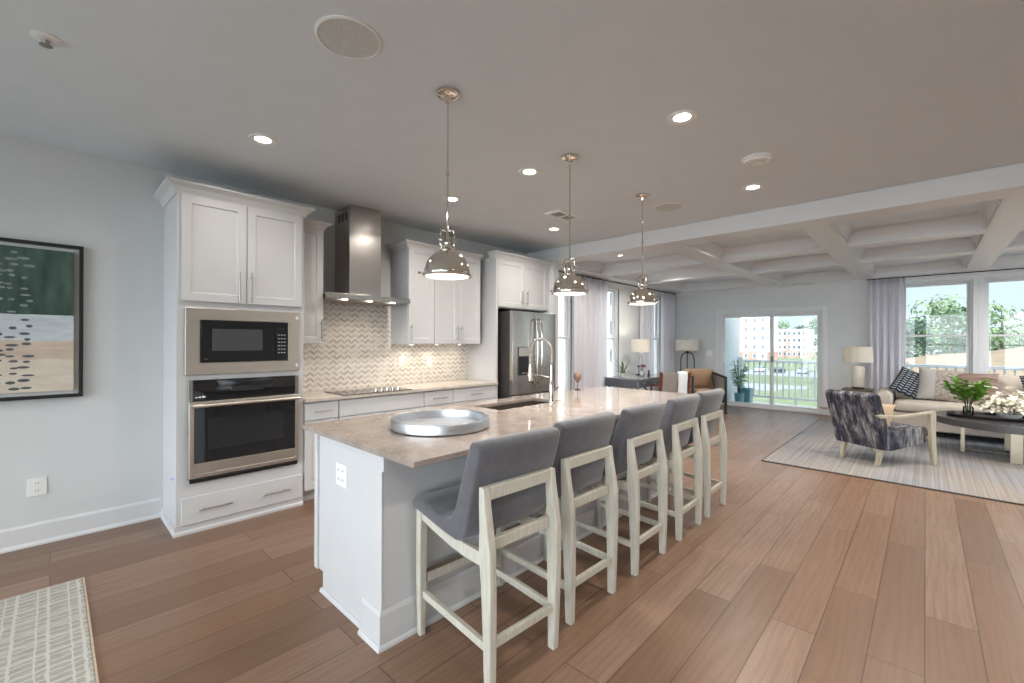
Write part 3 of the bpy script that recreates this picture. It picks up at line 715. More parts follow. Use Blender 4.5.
# island top with sink cut-out
TX = (1.01, 4.185, 1.50, 2.645); SX = (2.20, 2.92, 2.20, 2.50)
ct = wall_with_holes('island_countertop', 'y', 0, 1, TX[0], TX[1], TX[2], TX[3], [(SX[0], SX[1], SX[2], SX[3])], 'quartz')
me = ct.data
for v in me.vertices:
    x, t_, z = v.co; v.co = (x, z, .8855 + t_*.0285)
bm = bmesh.new(); bm.from_mesh(me); bmesh.ops.recalc_face_normals(bm, faces=bm.faces); bm.to_mesh(me); bm.free()
bv = ct.modifiers.new('bevel', 'BEVEL'); bv.width = .004; bv.segments = 2; bv.limit_method = 'ANGLE'
del ct['kind']; tag(ct, 'long beige quartz island countertop with sink cut-out', 'countertop')
sk = thing('kitchen_sink', 'dark undermount sink sunk in the island countertop', 'sink')
b0 = [(SX[0]-.012, SX[2]-.012), (SX[1]+.012, SX[2]-.012), (SX[1]+.012, SX[3]+.012), (SX[0]-.012, SX[3]+.012)]
b1 = [(SX[0]+.004, SX[2]+.004), (SX[1]-.004, SX[2]+.004), (SX[1]-.004, SX[3]-.004), (SX[0]+.004, SX[3]-.004)]
sb = MB(); zt_ = .8848
o_ = [(x, y, zt_) for x, y in b0]; i_ = [(x, y, zt_) for x, y in b1]; ib = [(x, y, .69) for x, y in b1]; ob = [(x, y, .68) for x, y in b0]
sb.add(o_+i_+ib+ob, [(k, (k+1) % 4, 4+(k+1) % 4, 4+k) for k in range(4)] + [(4+k, 4+(k+1) % 4, 8+(k+1) % 4, 8+k) for k in range(4)] + [(8, 9, 10, 11)] + [(k, (k+1) % 4, 12+(k+1) % 4, 12+k) for k in range(4)] + [(12, 15, 14, 13)])
sb.build('basin', plain('dark_sink', srgb(70, 64, 60), .35, var=.1), sk)
MB().lathe([(.04, .6902), (.04, .694), (.03, .6935)], (2.56, 2.40, 0), 24).build('drain', 'nickel', sk, smooth='auto')
fc = thing('kitchen_faucet', 'tall chrome pull-down spring faucet beside the island sink', 'faucet', (2.75, 2.17, .9145), math.radians(95))
MB().lathe([(.027, 0), (.027, .006), (.022, .012), (.019, .05), (.019, .16), (.015, .17), (.013, .18)], n=24).build('base', 'chrome', fc, smooth='auto')
MB().tube([(0, 0, .17), (0, 0, .30)], .0105, 12).build('riser', 'chrome', fc, smooth='auto')
spring = [(0, 0, .30), (0, 0, .33)] + [(.105-.105*math.cos(a), 0, .405+.105*math.sin(a)) for a in [PI*k/20 for k in range(21)]] + [(.21, 0, .33), (.21, 0, .30)]
hel = []
L = 0; sp_ = [Vector(p) for p in spring]
dense = []
for a_, b_ in zip(sp_, sp_[1:]):
    n_ = max(1, int((b_-a_).length/.0011))
    dense += [a_.lerp(b_, k/n_) for k in range(n_)]
for i, p in enumerate(dense):
    dv = (dense[min(i+1, len(dense)-1)]-dense[max(0, i-1)]).normalized(); bb_ = Vector((0, 1, 0)); aa_ = bb_.cross(dv)
    ph = i*.0011/.0075*2*PI
    hel.append(p + (aa_*math.cos(ph)+bb_*math.sin(ph))*.0125)
MB().tube(hel, .0026, 5).build('spring', 'chrome', fc, smooth=True)
MB().tube(spring, .008, 10).build('hose', plain('grey_hose', srgb(120, 120, 122), .4, .3), fc, smooth=True)
MB().tube([(.21, 0, .30), (.21, 0, .28), (.21, 0, .279), (.21, 0, .19), (.21, 0, .189), (.21, 0, .165)], [.012, .012, .016, .017, .02, .018], 16).build('spray_head', 'chrome', fc, smooth='auto')
MB().tube([(0, 0, .20), (.10, 0, .215), (.196, 0, .215)], .006, 10).build('holder_arm', 'chrome', fc, smooth=True)
MB().ring([(.018, -.008), (.024, -.008), (.024, .008), (.018, .008)], (.21, 0, .215), 20).build('holder_ring', 'chrome', fc, smooth='auto')
MB().tube([(0, -.018, .09), (0, -.04, .095), (0, -.11, .12)], [.012, .009, .006], 10).build('lever', 'chrome', fc, smooth='auto')
# tray
tr = thing('round_tray', 'large round silver tray on the island countertop', 'tray', (1.54, 2.02, .9145))
MB().lathe([(.268, 0), (.268, .006)], n=64).build('base', 'silver', tr)
MB().ring([(.266, .001), (.272, .0), (.28, .006), (.28, .05), (.276, .058), (.270, .058), (.266, .05)], n=64).build('rim', 'silver', tr, smooth='auto')
# ornament on island end
orn = thing('shell_ornament', 'small brown shell shaped ornament on thin stand at far counter edge', 'ornament', (3.70, 2.58, .9145))
MB().lathe([(.03, 0), (.03, .006), (.004, .012)], n=20).build('foot', 'blackmetal', orn, smooth='auto')
MB().tube([(0, 0, .01), (0, 0, .075)], .0035, 8).build('stem', 'blackmetal', orn)
ob_ = MB().lathe([(.003, .07), (.018, .082), (.032, .105), (.038, .135), (.034, .16), (.02, .178), (.003, .184)], n=24).build('shell', plain('brown_shell', srgb(126, 100, 84), .45, var=.4, nscale=40), orn, smooth=True)

# ------------------------------------------------------------------ bar stools
def stool():
    t = thing('bar_stool', '', 'bar stool', (1.41, 1.27, 0), 0, 'grey velvet bar stools along the island')
    lw = .036
    for s in (-1, 1):
        # rear leg: profile in y,z lofted up with x splay
        prof = [(0, -.018, .018, .190), (.18, -.024, .022, .193), (.42, -.028, .032, .197), (.56, -.026, .044, .199), (.64, -.014, .040, .199), (.74, .004, .044, .199), (.815, .014, .044, .199)]
        rings = [[(s*xc-lw/2, ya, z), (s*xc+lw/2, ya, z), (s*xc+lw/2, yb, z), (s*xc-lw/2, yb, z)] for z, ya, yb, xc in prof]
        lg = MB().loft(rings).build('rear_leg', 'whitewood', t, .004)
        rings = [[(s*xc-w_/2, .49-w_/2, z), (s*xc+w_/2, .49-w_/2, z), (s*xc+w_/2, .49+w_/2, z), (s*xc-w_/2, .49+w_/2, z)] for z, xc, w_ in ((0, .204, .03), (.3, .205, .038), (.615, .203, .04))]
        MB().loft(rings).build('front_leg', 'whitewood', t, .004)
        # curved side rail under the seat
        top = [(.472, .605), (.36, .582), (.24, .562), (.14, .553), (.042, .553)]; bot = [(.042, .497), (.14, .497), (.24, .506), (.36, .528), (.472, .553)]
        MB().prism(top+bot, s*.2-.013, s*.2+.013, 'x').build('side_rail', 'whitewood', t, .003)
        MB().prism([(.472, .215), (.022, .195), (.022, .162), (.472, .182)], s*.197-.012, s*.197+.012, 'x').build('side_stretcher', 'whitewood', t, .003)
    B(-.180, .180, .012, .044, .760, .815).build('top_rail', 'whitewood', t, .004)
    B(-.180, .180, .014, .042, .55, .598).build('rear_rail', 'whitewood', t, .003)
    B(-.180, .180, .478, .502, .545, .605).build('front_rail', 'whitewood', t, .003)
    B(-.176, .176, -.012, .012, .17, .205).build('rear_stretcher', 'whitewood', t, .003)
    fr = B(-.181, .181, .474, .502, .245, .292).build('foot_rail', 'whitewood', t, .003)
    B(-.180, .180, .472, .504, .2925, .297).build('foot_plate', 'brass', fr, .001)
    # L shaped upholstered seat and back
    prof = [(.50, .612), (.512, .635), (.505, .662), (.48, .672), (.40, .660), (.30, .640), (.245, .637), (.20, .655), (.17, .70), (.135, .80), (.082, .95), (.070, .986), (.055, 1.0), (.025, .998), (.007, .985), (.003, .965), (.032, .865), (.064, .755), (.088, .64), (.098, .60), (.125, .575), (.16, .568), (.25, .575), (.36, .592), (.45, .607)]
    # cushion: rounded sides via inset end rings
    xs = [(-.246, .78), (-.243, .93), (-.234, 1.0), (0, 1.0), (.234, 1.0), (.243, .93), (.246, .78)]
    # inset towards a local spine rather than the centroid
    n = len(prof)
    def inset(k):
        if k == 1.0: return prof
        out = []
        for i in range(n):
            a, b, c = Vector(prof[i-1]), Vector(prof[i]), Vector(prof[(i+1) % n])
            d = ((c-b).normalized()+(b-a).normalized()).normalized(); nn = Vector((-d.y, d.x))
            out.append(tuple(b + nn*(1-k)*.06))
        return out
    rings = [[(x, p[0], p[1]) for p in inset(k)] for x, k in xs]
    MB().loft(rings).build('upholstery', 'velvet', t, smooth='auto', ang=60)
    return t
ST = [(1.40, 'grey bar stool nearest the viewer, at the island end with the tray'), (1.975, 'grey bar stool second along the island, next after the nearest one'), (2.615, 'grey bar stool in the middle of the five at the island'), (3.255, 'grey bar stool fourth along the island, before the far end one'), (3.815, 'grey bar stool at the island end nearest the living room')]
s0 = stool()
for i, (x, lb) in enumerate(ST):
    o = s0 if i == 0 else dup(s0, (x, 1.27, 0), 0); o['label'] = lb
    o.location = (x, (1.25, 1.28, 1.27, 1.27, 1.27)[i], 0); o.rotation_euler.z = math.radians((-3.2, -1.5, 0, .8, 0)[i])

# ------------------------------------------------------------------ left wall art and runner
def art_mat():
    n = NT('abstract_painting'); xyz = n.n('SeparateXYZ', {0: n.coord()}); z = xyz.outputs['Z']; x = xyz.outputs['X']
    wob = n.math('MULTIPLY', n.math('SUBTRACT', n.noise(n.coord((1, 1, 3)), 4, 4), .5), .05)
    zz = n.math('ADD', z, wob)
    br = n.noise(n.coord((3, 1, 14)), 2, 4); bv_ = n.noise(n.coord((9, 1, 2)), 2, 4)
    green = n.ramp(bv_, (.3, srgb(34, 58, 52)), (.7, srgb(72, 96, 86)))
    grey = n.ramp(br, (.3, srgb(176, 186, 192)), (.7, srgb(204, 210, 214)))
    tan = n.ramp(br, (.3, srgb(186, 166, 148)), (.7, srgb(206, 190, 174)))
    beige = n.ramp(br, (.3, srgb(200, 188, 170)), (.7, srgb(214, 204, 190)))
    c = n.mix(n.math('GREATER_THAN', zz, 1.27), beige, tan)
    c = n.mix(n.math('GREATER_THAN', zz, 1.40), c, grey)
    c = n.mix(n.math('GREATER_THAN', n.math('ADD', z, n.math('MULTIPLY', wob, .3)), 1.573), c, green)
    return n.done(n.bsdf(c, .6))
pt = thing('framed_painting', 'large framed abstract painting in green, grey and beige on left wall', 'painting')
AX0, AX1, AZ0, AZ1 = -.80, .158, 1.0, 2.07
frame_mb('y', Y1, -.05, -.002, AX0, AX1, AZ0, AZ1, .022).build('frame', 'frame', pt, .002)
B(AX0+.0225, AX1-.0225, Y1-.015, Y1-.004, AZ0+.0225, AZ1-.0225).build('backing', 'plast', pt)
cv = B(AX0+.048, AX1-.048, Y1-.045, Y1-.0155, AZ0+.048, AZ1-.048).build('canvas', art_mat(), pt, .002)
mk = NT('brush_marks'); M['marks'] = mk.done(mk.bsdf(mk.ramp(mk.noise(mk.coord((1, 1, 1)), 30, 3), (.3, srgb(96, 104, 102)), (.7, srgb(150, 160, 156))), .6))
M['marksdark'] = plain('dark_brush_marks', srgb(84, 88, 90), .6, var=.2)
for zone, mat in (((1.585, 2.0), 'marks'), ((1.07, 1.555), 'marksdark')):
    z = zone[0]+.01
    while z < zone[1]:
        for col in range(5):
            x = -.115-col*.066+random.uniform(-.015, .015); w = random.uniform(.014, .032); hh = random.uniform(.006, .011)
            if random.random() < .15: continue
            zz = z+random.uniform(-.008, .008)
            MB().prism([(x+w*math.cos(2*PI*k/12), zz+hh*math.sin(2*PI*k/12)) for k in range(12)], Y1-.0465, Y1-.0451, 'y').build('brush_mark', mat, cv)
        z += random.uniform(.034, .048)
def plaid():
    n = NT('plaid_runner'); xyz = n.n('SeparateXYZ', {0: n.coord()}); x, y = xyz.outputs['X'], xyz.outputs['Y']
    def lines(v, per, off, wd):
        f = n.math('FRACT', n.math('ADD', n.math('DIVIDE', v, per), off)); return n.math('LESS_THAN', f, wd)
    wob = n.math('MULTIPLY', n.math('SUBTRACT', n.noise(n.coord((30, 30, 1)), 1, 2), .5), .02)
    xx, yy = n.math('ADD', x, wob), n.math('ADD', y, wob)
    a = n.math('MAXIMUM', lines(xx, .115, .1, .10), lines(xx, .115, .42, .06))
    b = n.math('MAXIMUM', lines(yy, .13, .3, .12), lines(yy, .045, .0, .25))
    base = n.ramp(n.noise(n.coord((12, 40, 1)), 2, 4), (.3, srgb(138, 134, 124)), (.6, srgb(160, 157, 149)), (.8, srgb(150, 154, 157)))
    c = n.mix(n.math('MULTIPLY', n.math('MAXIMUM', a, n.math('MULTIPLY', b, .7)), .62), base, srgb(200, 197, 189))
    return n.done(n.bsdf(c, .95, 0, n.bump(n.noise(n.coord((150, 150, 1)), 1, 2), .4, .004)))
rg = thing('plaid_rug', 'pale grey and cream plaid rug on floor below the painting', 'rug')
B(-2.0, .130, 1.2, 3.58, .001, .011).build('pile', plaid(), rg, .004)
MB().sweep([(-2.0, 1.2), (.130, 1.2), (.130, 3.58), (-2.0, 3.58)], [(.0005, .0005), (.009, .0005), (.009, .009), (.0005, .011)], closed=True).build('binding', plain('rug_binding', srgb(188, 172, 152), .9, var=.1, nscale=60), rg)

# ------------------------------------------------------------------ living room
def striped_rug():
    n = NT('striped_rug'); 
    s1 = n.noise(n.coord((.35, 46, 1)), 1.0, 3, .6); s2 = n.noise(n.coord((3, 70, 1)), 1.0, 2)
    blotch = n.noise(n.coord((.55, .8, 1)), 1.0, 2)
    base = n.ramp(blotch, (.35, srgb(104, 109, 118)), (.5, srgb(124, 122, 123)), (.65, srgb(138, 125, 112)))
    c = n.mix(n.ramp(s1, (.40, (0, 0, 0, 1)), (.68, (.9, .9, .9, 1))), base, srgb(156, 155, 156))
    c = n.mix(n.math('MULTIPLY', n.ramp(s2, (.5, (0, 0, 0, 1)), (.7, (1, 1, 1, 1))), .25), c, srgb(120, 124, 134))
    return n.done(n.bsdf(c, .95, 0, n.bump(s2, .3, .004)))
rg = thing('striped_rug', 'large pale blue-grey and beige striped rug under sofa, armchair and coffee table', 'rug')
B(5.80, 9.75, -2.9, 1.40, .001, .014).build('pile', striped_rug(), rg, .005)
MB().sweep([(5.80, -2.9), (9.75, -2.9), (9.75, 1.40), (5.80, 1.40)], [(.0005, .0005), (.012, .0005), (.012, .011), (.0005, .013)], closed=True).build('binding', plain('dark_rug_edge', srgb(70, 66, 64), .9), rg)
RZ = .0145

def pillow_mb(w, h, t, n=14, pin=.06):
    vs = []; fs = []
    for side in (1, -1):
        for i in range(n+1):
            for j in range(n+1):
                a, b = -1+2*i/n, -1+2*j/n
                k = (1-abs(a)**2.6)*(1-abs(b)**2.6)
                px = a*(1-pin*(1-b*b)*0 - pin*(abs(a))*(1-b*b)); pz = b*(1-pin*abs(b)*(1-a*a))
                vs.append((px*w/2, side*(t/2*k**.55+.004), pz*h/2))
    m = (n+1)**2
    for s in (0, 1):
        for i in range(n):
            for j in range(n):
                q = [s*m+i*(n+1)+j, s*m+(i+1)*(n+1)+j, s*m+(i+1)*(n+1)+j+1, s*m+i*(n+1)+j+1]; fs.append(tuple(q))
    edge = [(i, 0) for i in range(n)] + [(n, j) for j in range(n)] + [(i, n) for i in range(n, 0, -1)] + [(0, j) for j in range(n, 0, -1)]
    idx = [i*(n+1)+j for i, j in edge]
    for k in range(len(idx)): a, b = idx[k], idx[(k+1) % len(idx)]; fs.append((a, b, m+b, m+a))
    return MB().add(vs, fs)
def cushion_mb(x0, x1, y0, y1, z0, z1, r=.05, crown=.02):
    """soft box: grid top with crown, rounded edges through subsurf"""
    m = MB(); nx = ny = 6
    def ring(inset, z):
        pts = []
        a0, a1, b0, b1 = x0+inset, x1-inset, y0+inset, y1-inset
        for k in range(8): pts.append((a0+(a1-a0)*k/8, b0, z))
        for k in range(8): pts.append((a1, b0+(b1-b0)*k/8, z))
        for k in range(8): pts.append((a1-(a1-a0)*k/8, b1, z))
        for k in range(8): pts.append((a0, b1-(b1-b0)*k/8, z))
        return pts
    rings = [ring(r*.9, z0), ring(r*.25, z0+r*.25), ring(0, z0+r), ring(0, z1-r), ring(r*.25, z1-r*.25), ring(r, z1), ring(min(x1-x0, y1-y0)*.3, z1+crown), ring(min(x1-x0, y1-y0)*.47, z1+crown*1.15)]
    return m.loft(rings)
linen = plain('cream_linen', srgb(188, 178, 167), .9, var=.05, nscale=30, bump=.12, bscale=500)
# sofa, facing -x
so = thing('sofa', 'cream linen sofa with loose cushions below the right windows', 'sofa', (8.9, -.70, RZ))
SW = 1.27
B(.03, .95, -SW+.02, SW-.02, .09, .34).build('base', linen, so, .02, 3)
for s in (-1, 1):
    y0, y1 = sorted((s*(SW-.2), s*SW))
    cushion_mb(.0, .95, y0, y1, .08, .63, .06, .012).build('arm', linen, so, smooth=True, sub=1)
    for x in (.08, .86): B(x-.025, x+.025, s*(SW-.1)-.025, s*(SW-.1)+.025, 0, .085).build('leg', plain('dark_wood_leg', srgb(40, 32, 28), .4), so, .004)
B(.80, .98, -SW+.2, SW-.2, .34, .77).build('back', linen, so, .05, 4)
for k in range(2):
    a = -SW+.205+k*(2*SW-.41)/2; b = a+(2*SW-.41)/2-.006
    cushion_mb(-.01, .72, a, b, .345, .50, .05, .02).build('seat_cushion', linen, so, smooth=True, sub=1)
    bc = cushion_mb(-.235, .235, a, b, -.09, .09, .06, .05).build('back_cushion', linen, so, smooth=True, sub=1)
    bc.location = (.70, 0, .69); bc.rotation_euler = (0, math.radians(-76), 0)
def pattern_navy():
    n = NT('navy_ikat'); xyz = n.n('SeparateXYZ', {0: n.coord()})
    f = n.math('ABSOLUTE', n.math('SINE', n.math('MULTIPLY', n.math('ADD', xyz.outputs['Z'], n.math('MULTIPLY', n.math('SINE', n.math('MULTIPLY', xyz.outputs['X'], 60.0)), .006)), 82.0)))
    g = n.math('ABSOLUTE', n.math('SINE', n.math('MULTIPLY', xyz.outputs['X'], 48.0)))
    m = n.math('MULTIPLY', n.math('GREATER_THAN', f, .86), n.math('GREATER_THAN', g, .35))
    c = n.mix(n.math('MULTIPLY', m, .85), srgb(34, 44, 58), srgb(178, 184, 188)); return n.done(n.bsdf(c, .9))
def pattern_cream():
    n = NT('textured_cream'); h = n.noise(n.coord(), 42, 4, .7)
    xyz = n.n('SeparateXYZ', {0: n.coord()})
    side = n.math('GREATER_THAN', xyz.outputs['X'], -.06)
    c = n.mix(n.math('MULTIPLY', side, n.ramp(h, (.42, (1, 1, 1, 1)), (.6, (0, 0, 0, 1)))), srgb(176, 171, 168), srgb(136, 121, 105)); return n.done(n.bsdf(c, .95, 0, n.bump(h, .4, .005)))
def pattern_taupe():
    n = NT('striped_taupe'); xyz = n.n('SeparateXYZ', {0: n.coord()}); z = xyz.outputs['Z']
    s = n.noise(n.coord((2, 1, 60)), 1, 2)
    c = n.ramp(s, (.35, srgb(108, 85, 77)), (.65, srgb(148, 126, 116)))
    l = n.math('LESS_THAN', n.math('ABSOLUTE', n.math('SUBTRACT', z, -.0)), .008)
    c = n.mix(l, c, srgb(222, 214, 206)); return n.done(n.bsdf(c, .9))
navy = pattern_navy()
def throw(y, x, mat, w, lean, yaw, roll, label, z=.74, h=None, t=.16):
    p = pillow_mb(w, h or w, t).build('throw_pillow', mat, None, smooth=True)
    p.rotation_euler = (Matrix.Rotation(yaw, 3, 'Z') @ Matrix.Rotation(lean, 3, 'X') @ Matrix.Rotation(roll, 3, 'Y')).to_euler()
    p.location = (x, y, z); tag(p, label, 'pillow', 'throw pillows on the cream sofa'); return p
L_ = math.radians(-20)
throw(.16, 9.30, navy, .44, L_, -PI/2+.25, .5, 'navy patterned throw pillow tilted against the left sofa arm', .76)
throw(-.16, 9.24, pattern_cream(), .50, L_, -PI/2+.05, 0.08, 'cream textured throw pillow between navy and taupe pillows', .775)
throw(-.52, 9.24, pattern_taupe(), .48, L_, -PI/2, 0, 'taupe striped throw pillow with one pale line, left of the flowers', .765, .44)
throw(-1.22, 9.28, navy, .48, L_, -PI/2-.1, -.15, 'navy patterned throw pillow behind the white flowers', .76)
throw(-1.55, 9.32, linen, .46, L_, -PI/2-.1, -.1, 'plain pale throw pillow at the cut-off right end of sofa', .76)

# armchair with brush-stroke fabric
def ikat():
    n = NT('brush_stroke_fabric')
    a = n.noise(n.coord((11, 15, 2.0)), 1.6, 6, .72, .3); b = n.noise(n.coord((2.2, 5, 1.3)), 1.8, 3)
    v = n.math('ADD', n.math('MULTIPLY', a, .62), n.math('MULTIPLY', b, .42))
    c = n.ramp(v, (.40, srgb(20, 22, 34)), (.50, srgb(48, 50, 64)), (.56, srgb(104, 102, 106)), (.64, srgb(164, 160, 160)), (.76, srgb(96, 90, 92)))
    return n.done(n.bsdf(c, .8))
pale = NT('bleached_wood'); gg = pale.noise(pale.coord((20, 20, 3)), 2.5, 4)
M['pale'] = pale.done(pale.bsdf(pale.ramp(gg, (.3, srgb(156, 146, 126)), (.7, srgb(184, 175, 156))), .45))
ik = ikat()
ac = thing('armchair', 'armchair in black and grey brush-stroke fabric with pale wood arms', 'armchair', (6.84, .375, RZ), math.radians(-32))
MB().prism([(-.36, .19), (-.25, .175), (.27, .235), (.295, .26), (.295, .40), (.27, .425), (-.20, .40), (-.30, .40)], -.28, .28, 'y').build('seat', ik, ac, .02, 3)
MB().prism([(-.36, .185), (-.28, .20), (-.255, .30), (-.43, .80), (-.47, .825), (-.53, .815), (-.545, .79)], -.285, .285, 'y').build('backrest', ik, ac, .025, 3)
for s in (-1, 1):
    ya, yb = sorted((s*.31, s*.35))
    MB().prism([(-.56, .60), (-.52, .565), (-.2, .555), (.1, .575), (.235, .58), (.24, .40), (.255, .2), (.285, .0), (.345, .0), (.325, .2), (.318, .4), (.322, .60), (.30, .618), (.1, .605), (-.2, .585), (-.5, .598)], ya, yb, 'y').build('arm_frame', 'pale', ac, .006, 2)
    MB().loft([[(-.36-.02, s*.2-.02, 0), (-.36+.02, s*.2-.02, 0), (-.36+.02, s*.2+.02, 0), (-.36-.02, s*.2+.02, 0)], [(-.31-.028, s*.21-.026, .20), (-.31+.028, s*.21-.026, .20), (-.31+.028, s*.21+.026, .20), (-.31-.028, s*.21+.026, .20)]]).build('rear_leg', 'pale', ac, .004)
    B(.255, .29, *sorted((s*.282, s*.309)), .29, .33).build('arm_bracket', 'pale', ac, .003)
    B(-.46, -.42, *sorted((s*.286, s*.309)), .566, .60).build('arm_bracket', 'pale', ac, .003)
tan_f = plain('tan_fabric', srgb(186, 162, 136), .85, var=.06, nscale=30, bump=.1, bscale=400)
lp = pillow_mb(.42, .26, .13).build('lumbar_pillow', tan_f, None, smooth=True)
a_ = math.radians(-32)
lp.rotation_euler = (Matrix.Rotation(a_-PI/2+PI, 3, 'Z') @ Matrix.Rotation(math.radians(20), 3, 'X')).to_euler()
lp.location = (6.84+math.cos(a_)*-.225-math.sin(a_)*-.06, .375+math.sin(a_)*-.225+math.cos(a_)*-.06, .585)
tag(lp, 'small tan lumbar pillow inside the brush-stroke armchair', 'pillow')

# coffee table
ctb = thing('coffee_table', 'round dark-topped coffee table on champagne slab legs', 'coffee table', (8.10, -.78, RZ))
dk = plain('dark_stone_top', srgb(74, 72, 74), .25, var=.12, nscale=5)
MB().lathe([(.70, .375), (.71, .38), (.71, .455), (.705, .46)], n=72).build('tabletop', dk, ctb, smooth='auto')
for k in range(4):
    a = math.radians(178)+k*PI/2; cx, cy = .43*math.cos(a), .43*math.sin(a)
    l = B(-.05, .05, -.02, .02, 0, .3745).build('leg', plain('champagne_metal', srgb(186, 174, 154), .3, .7) if k == 0 else bpy.data.materials['champagne_metal'], ctb, .003)
    l.location = (cx, cy, 0); l.rotation_euler.z = a+PI/2
mr = bpy.data.materials['champagne_metal']
for k in range(2):
    a = math.radians(178)+k*PI/2
    MB().tube([(.41*math.cos(a), .41*math.sin(a), .012+.016*k), (-.41*math.cos(a), -.41*math.sin(a), .012+.016*k)], .008, 8).build('stretcher', mr, ctb)
tz = RZ+.4605
ty = thing('serving_tray', 'black rimmed oval tray on the coffee table under the flowers', 'tray', (8.06, -.62, tz), math.radians(100))
def oval(rx, ry, z, n=48): return [(rx*math.cos(2*PI*k/n), ry*math.sin(2*PI*k/n), z) for k in range(n)]
MB().loft([oval(.40, .25, 0), oval(.40, .25, .008)]).build('base', 'dkplast', ty)
MB().loft([[*[((.405+o)*math.cos(2*PI*k/48), (.255+o)*math.sin(2*PI*k/48), z) for o, z in ((0, .001), (.015, .001), (.03, .035), (.02, .036))]] for k in range(48)], closed=True).build('rim', 'dkplast', ty, smooth='auto')
green = plain('green_leaf', srgb(96, 138, 44), .5, var=.35, nscale=30)
dgreen = plain('dark_green_leaf', srgb(54, 76, 48), .5, var=.3, nscale=30)
def leaf(mb, p, d, L, W, fold=.25):
    d = Vector(d).normalized(); s = d.cross(Vector((0, 0, 1)))
    s = s.normalized() if s.length > .01 else Vector((1, 0, 0)); u = s.cross(d)
    p = Vector(p); th = .0012
    ring = [p, p+d*L*.3+s*W*.5+u*W*fold, p+d*L*.65+s*W*.42+u*W*fold*.8, p+d*L-u*L*.08, p+d*L*.65-s*W*.42+u*W*fold*.8, p+d*L*.3-s*W*.5+u*W*fold]
    mid = [p+d*L*.3, p+d*L*.65]
    vs = ring+mid; fs = [(0, 1, 6), (1, 2, 7, 6), (2, 3, 7), (3, 4, 7), (4, 5, 6, 7), (5, 0, 6)]
    n = len(vs); vs2 = [v-u*th for v in vs]
    mb.add(vs+vs2, fs+[tuple(n+i for i in reversed(f)) for f in fs] + [(a, b, n+b, n+a) for a, b in ((0, 1), (1, 2), (2, 3), (3, 4), (4, 5), (5, 0))])
pl = thing('leafy_plant', 'bright green leafy sprigs in glass vase on the coffee table tray', 'plant', (8.13, -.40, tz+.0085))
MB().lathe([(.045, 0), (.05, .01), (.05, .10), (.046, .105), (.046, .012), (.001, .01)], n=28, cap=True).build('vase', 'clear', pl, smooth='auto')
stm = MB(); lv = MB()
for k in range(9):
    a = 2*PI*k/9+.2; r = .09+.05*(k % 3); tip = Vector((r*math.cos(a), r*math.sin(a), .33+.05*((k*5) % 3)))
    pts = [Vector((.015*math.cos(a), .015*math.sin(a), .015)), Vector((.03*math.cos(a), .03*math.sin(a), .14)), tip*.75+Vector((0, 0, .03)), tip]
    stm.tube(pts, [.004, .0035, .003, .002], 6)
    for q in range(20):
        f = .25+.75*q/19; p = pts[1].lerp(pts[3], f); an = a+random.uniform(-1.4, 1.4)
        leaf(lv, p, (math.cos(an), math.sin(an), random.uniform(-.2, .9)), random.uniform(.09, .13), random.uniform(.045, .07))
stm.build('stems', dgreen, pl); lf_ = lv.build('leaves', green, pl)
fl = thing('white_orchids', 'mass of white orchid blooms in low bowl on the coffee table', 'flowers', (8.02, -.74, tz+.0085))
MB().lathe([(.05, 0), (.10, .03), (.12, .07), (.115, .07), (.095, .033), (.001, .01)], n=32).build('bowl', plain('white_ceramic', srgb(226, 224, 220), .3), fl, smooth='auto')
pet = MB(); stg = MB(); dl_ = MB()
for k in range(110):
    a = random.uniform(0, 2*PI); r = .27*math.sqrt(random.random()); z = .09+.31*random.random()*(1-r/.40)
    c = Vector((r*math.cos(a), r*math.sin(a), z)); nrm = Vector((math.cos(a)*.6, math.sin(a)*.6, .7)).normalized()
    s = nrm.cross(Vector((.3, .2, 1))).normalized(); u = nrm.cross(s)
    for q in range(5):
        b = 2*PI*q/5; d = (s*math.cos(b)+u*math.sin(b))*.9+nrm*.25
        leaf(pet, c, d, .062, .05, .15)
for k in range(8):
    a = 2*PI*k/8; stg.tube([(.03*math.cos(a), .03*math.sin(a), .03), (.08*math.cos(a), .08*math.sin(a), .14), (.17*math.cos(a), .17*math.sin(a), .2)], .003, 6)
for k in range(7):
    a = 2*PI*k/7+.3; leaf(dl_, (.06*math.cos(a), .06*math.sin(a), .08), (math.cos(a), math.sin(a), .25), .2, .06)
pet.build('petals', plain('white_petal', srgb(236, 230, 216), .6, var=.05), fl); stg.build('stems', dgreen, fl); dl_.build('leaves', dgreen, fl)

# side table + lamp beside sofa
stb = thing('side_table', 'small dark-topped side table between sofa arm and sliding door', 'side table', (9.72, .86, 0))
wd = plain('grey_brown_wood', srgb(92, 82, 76), .4, var=.15, nscale=8, stretch=(1, 8, 1))
B(-.21, .21, -.21, .21, .575, .605).build('tabletop', wd, stb, .004)
for sx in (-1, 1):
    for sy in (-1, 1): B(sx*.19-.015, sx*.19+.015, sy*.19-.015, sy*.19+.015, 0, .5745).build('leg', 'pale', stb, .003)
for sx in (-1, 1): B(sx*.19-.011, sx*.19+.011, -.174, .174, .52, .5745).build('apron', 'pale', stb, .002)
for sy in (-1, 1): B(-.174, .174, sy*.19-.011, sy*.19+.011, .52, .5745).build('apron', 'pale', stb, .002)
def drum_shade(parent, r0, r1, z0, z1, mat='shade'):
    sh = MB().loft([[(r0*math.cos(2*PI*k/40), r0*math.sin(2*PI*k/40), z0), (r1*math.cos(2*PI*k/40), r1*math.sin(2*PI*k/40), z1), ((r1-.004)*math.cos(2*PI*k/40), (r1-.004)*math.sin(2*PI*k/40), z1), ((r0-.004)*math.cos(2*PI*k/40), (r0-.004)*math.sin(2*PI*k/40), z0)] for k in range(40)], closed=True).build('lamp_shade', mat, parent, smooth='auto')
    return sh
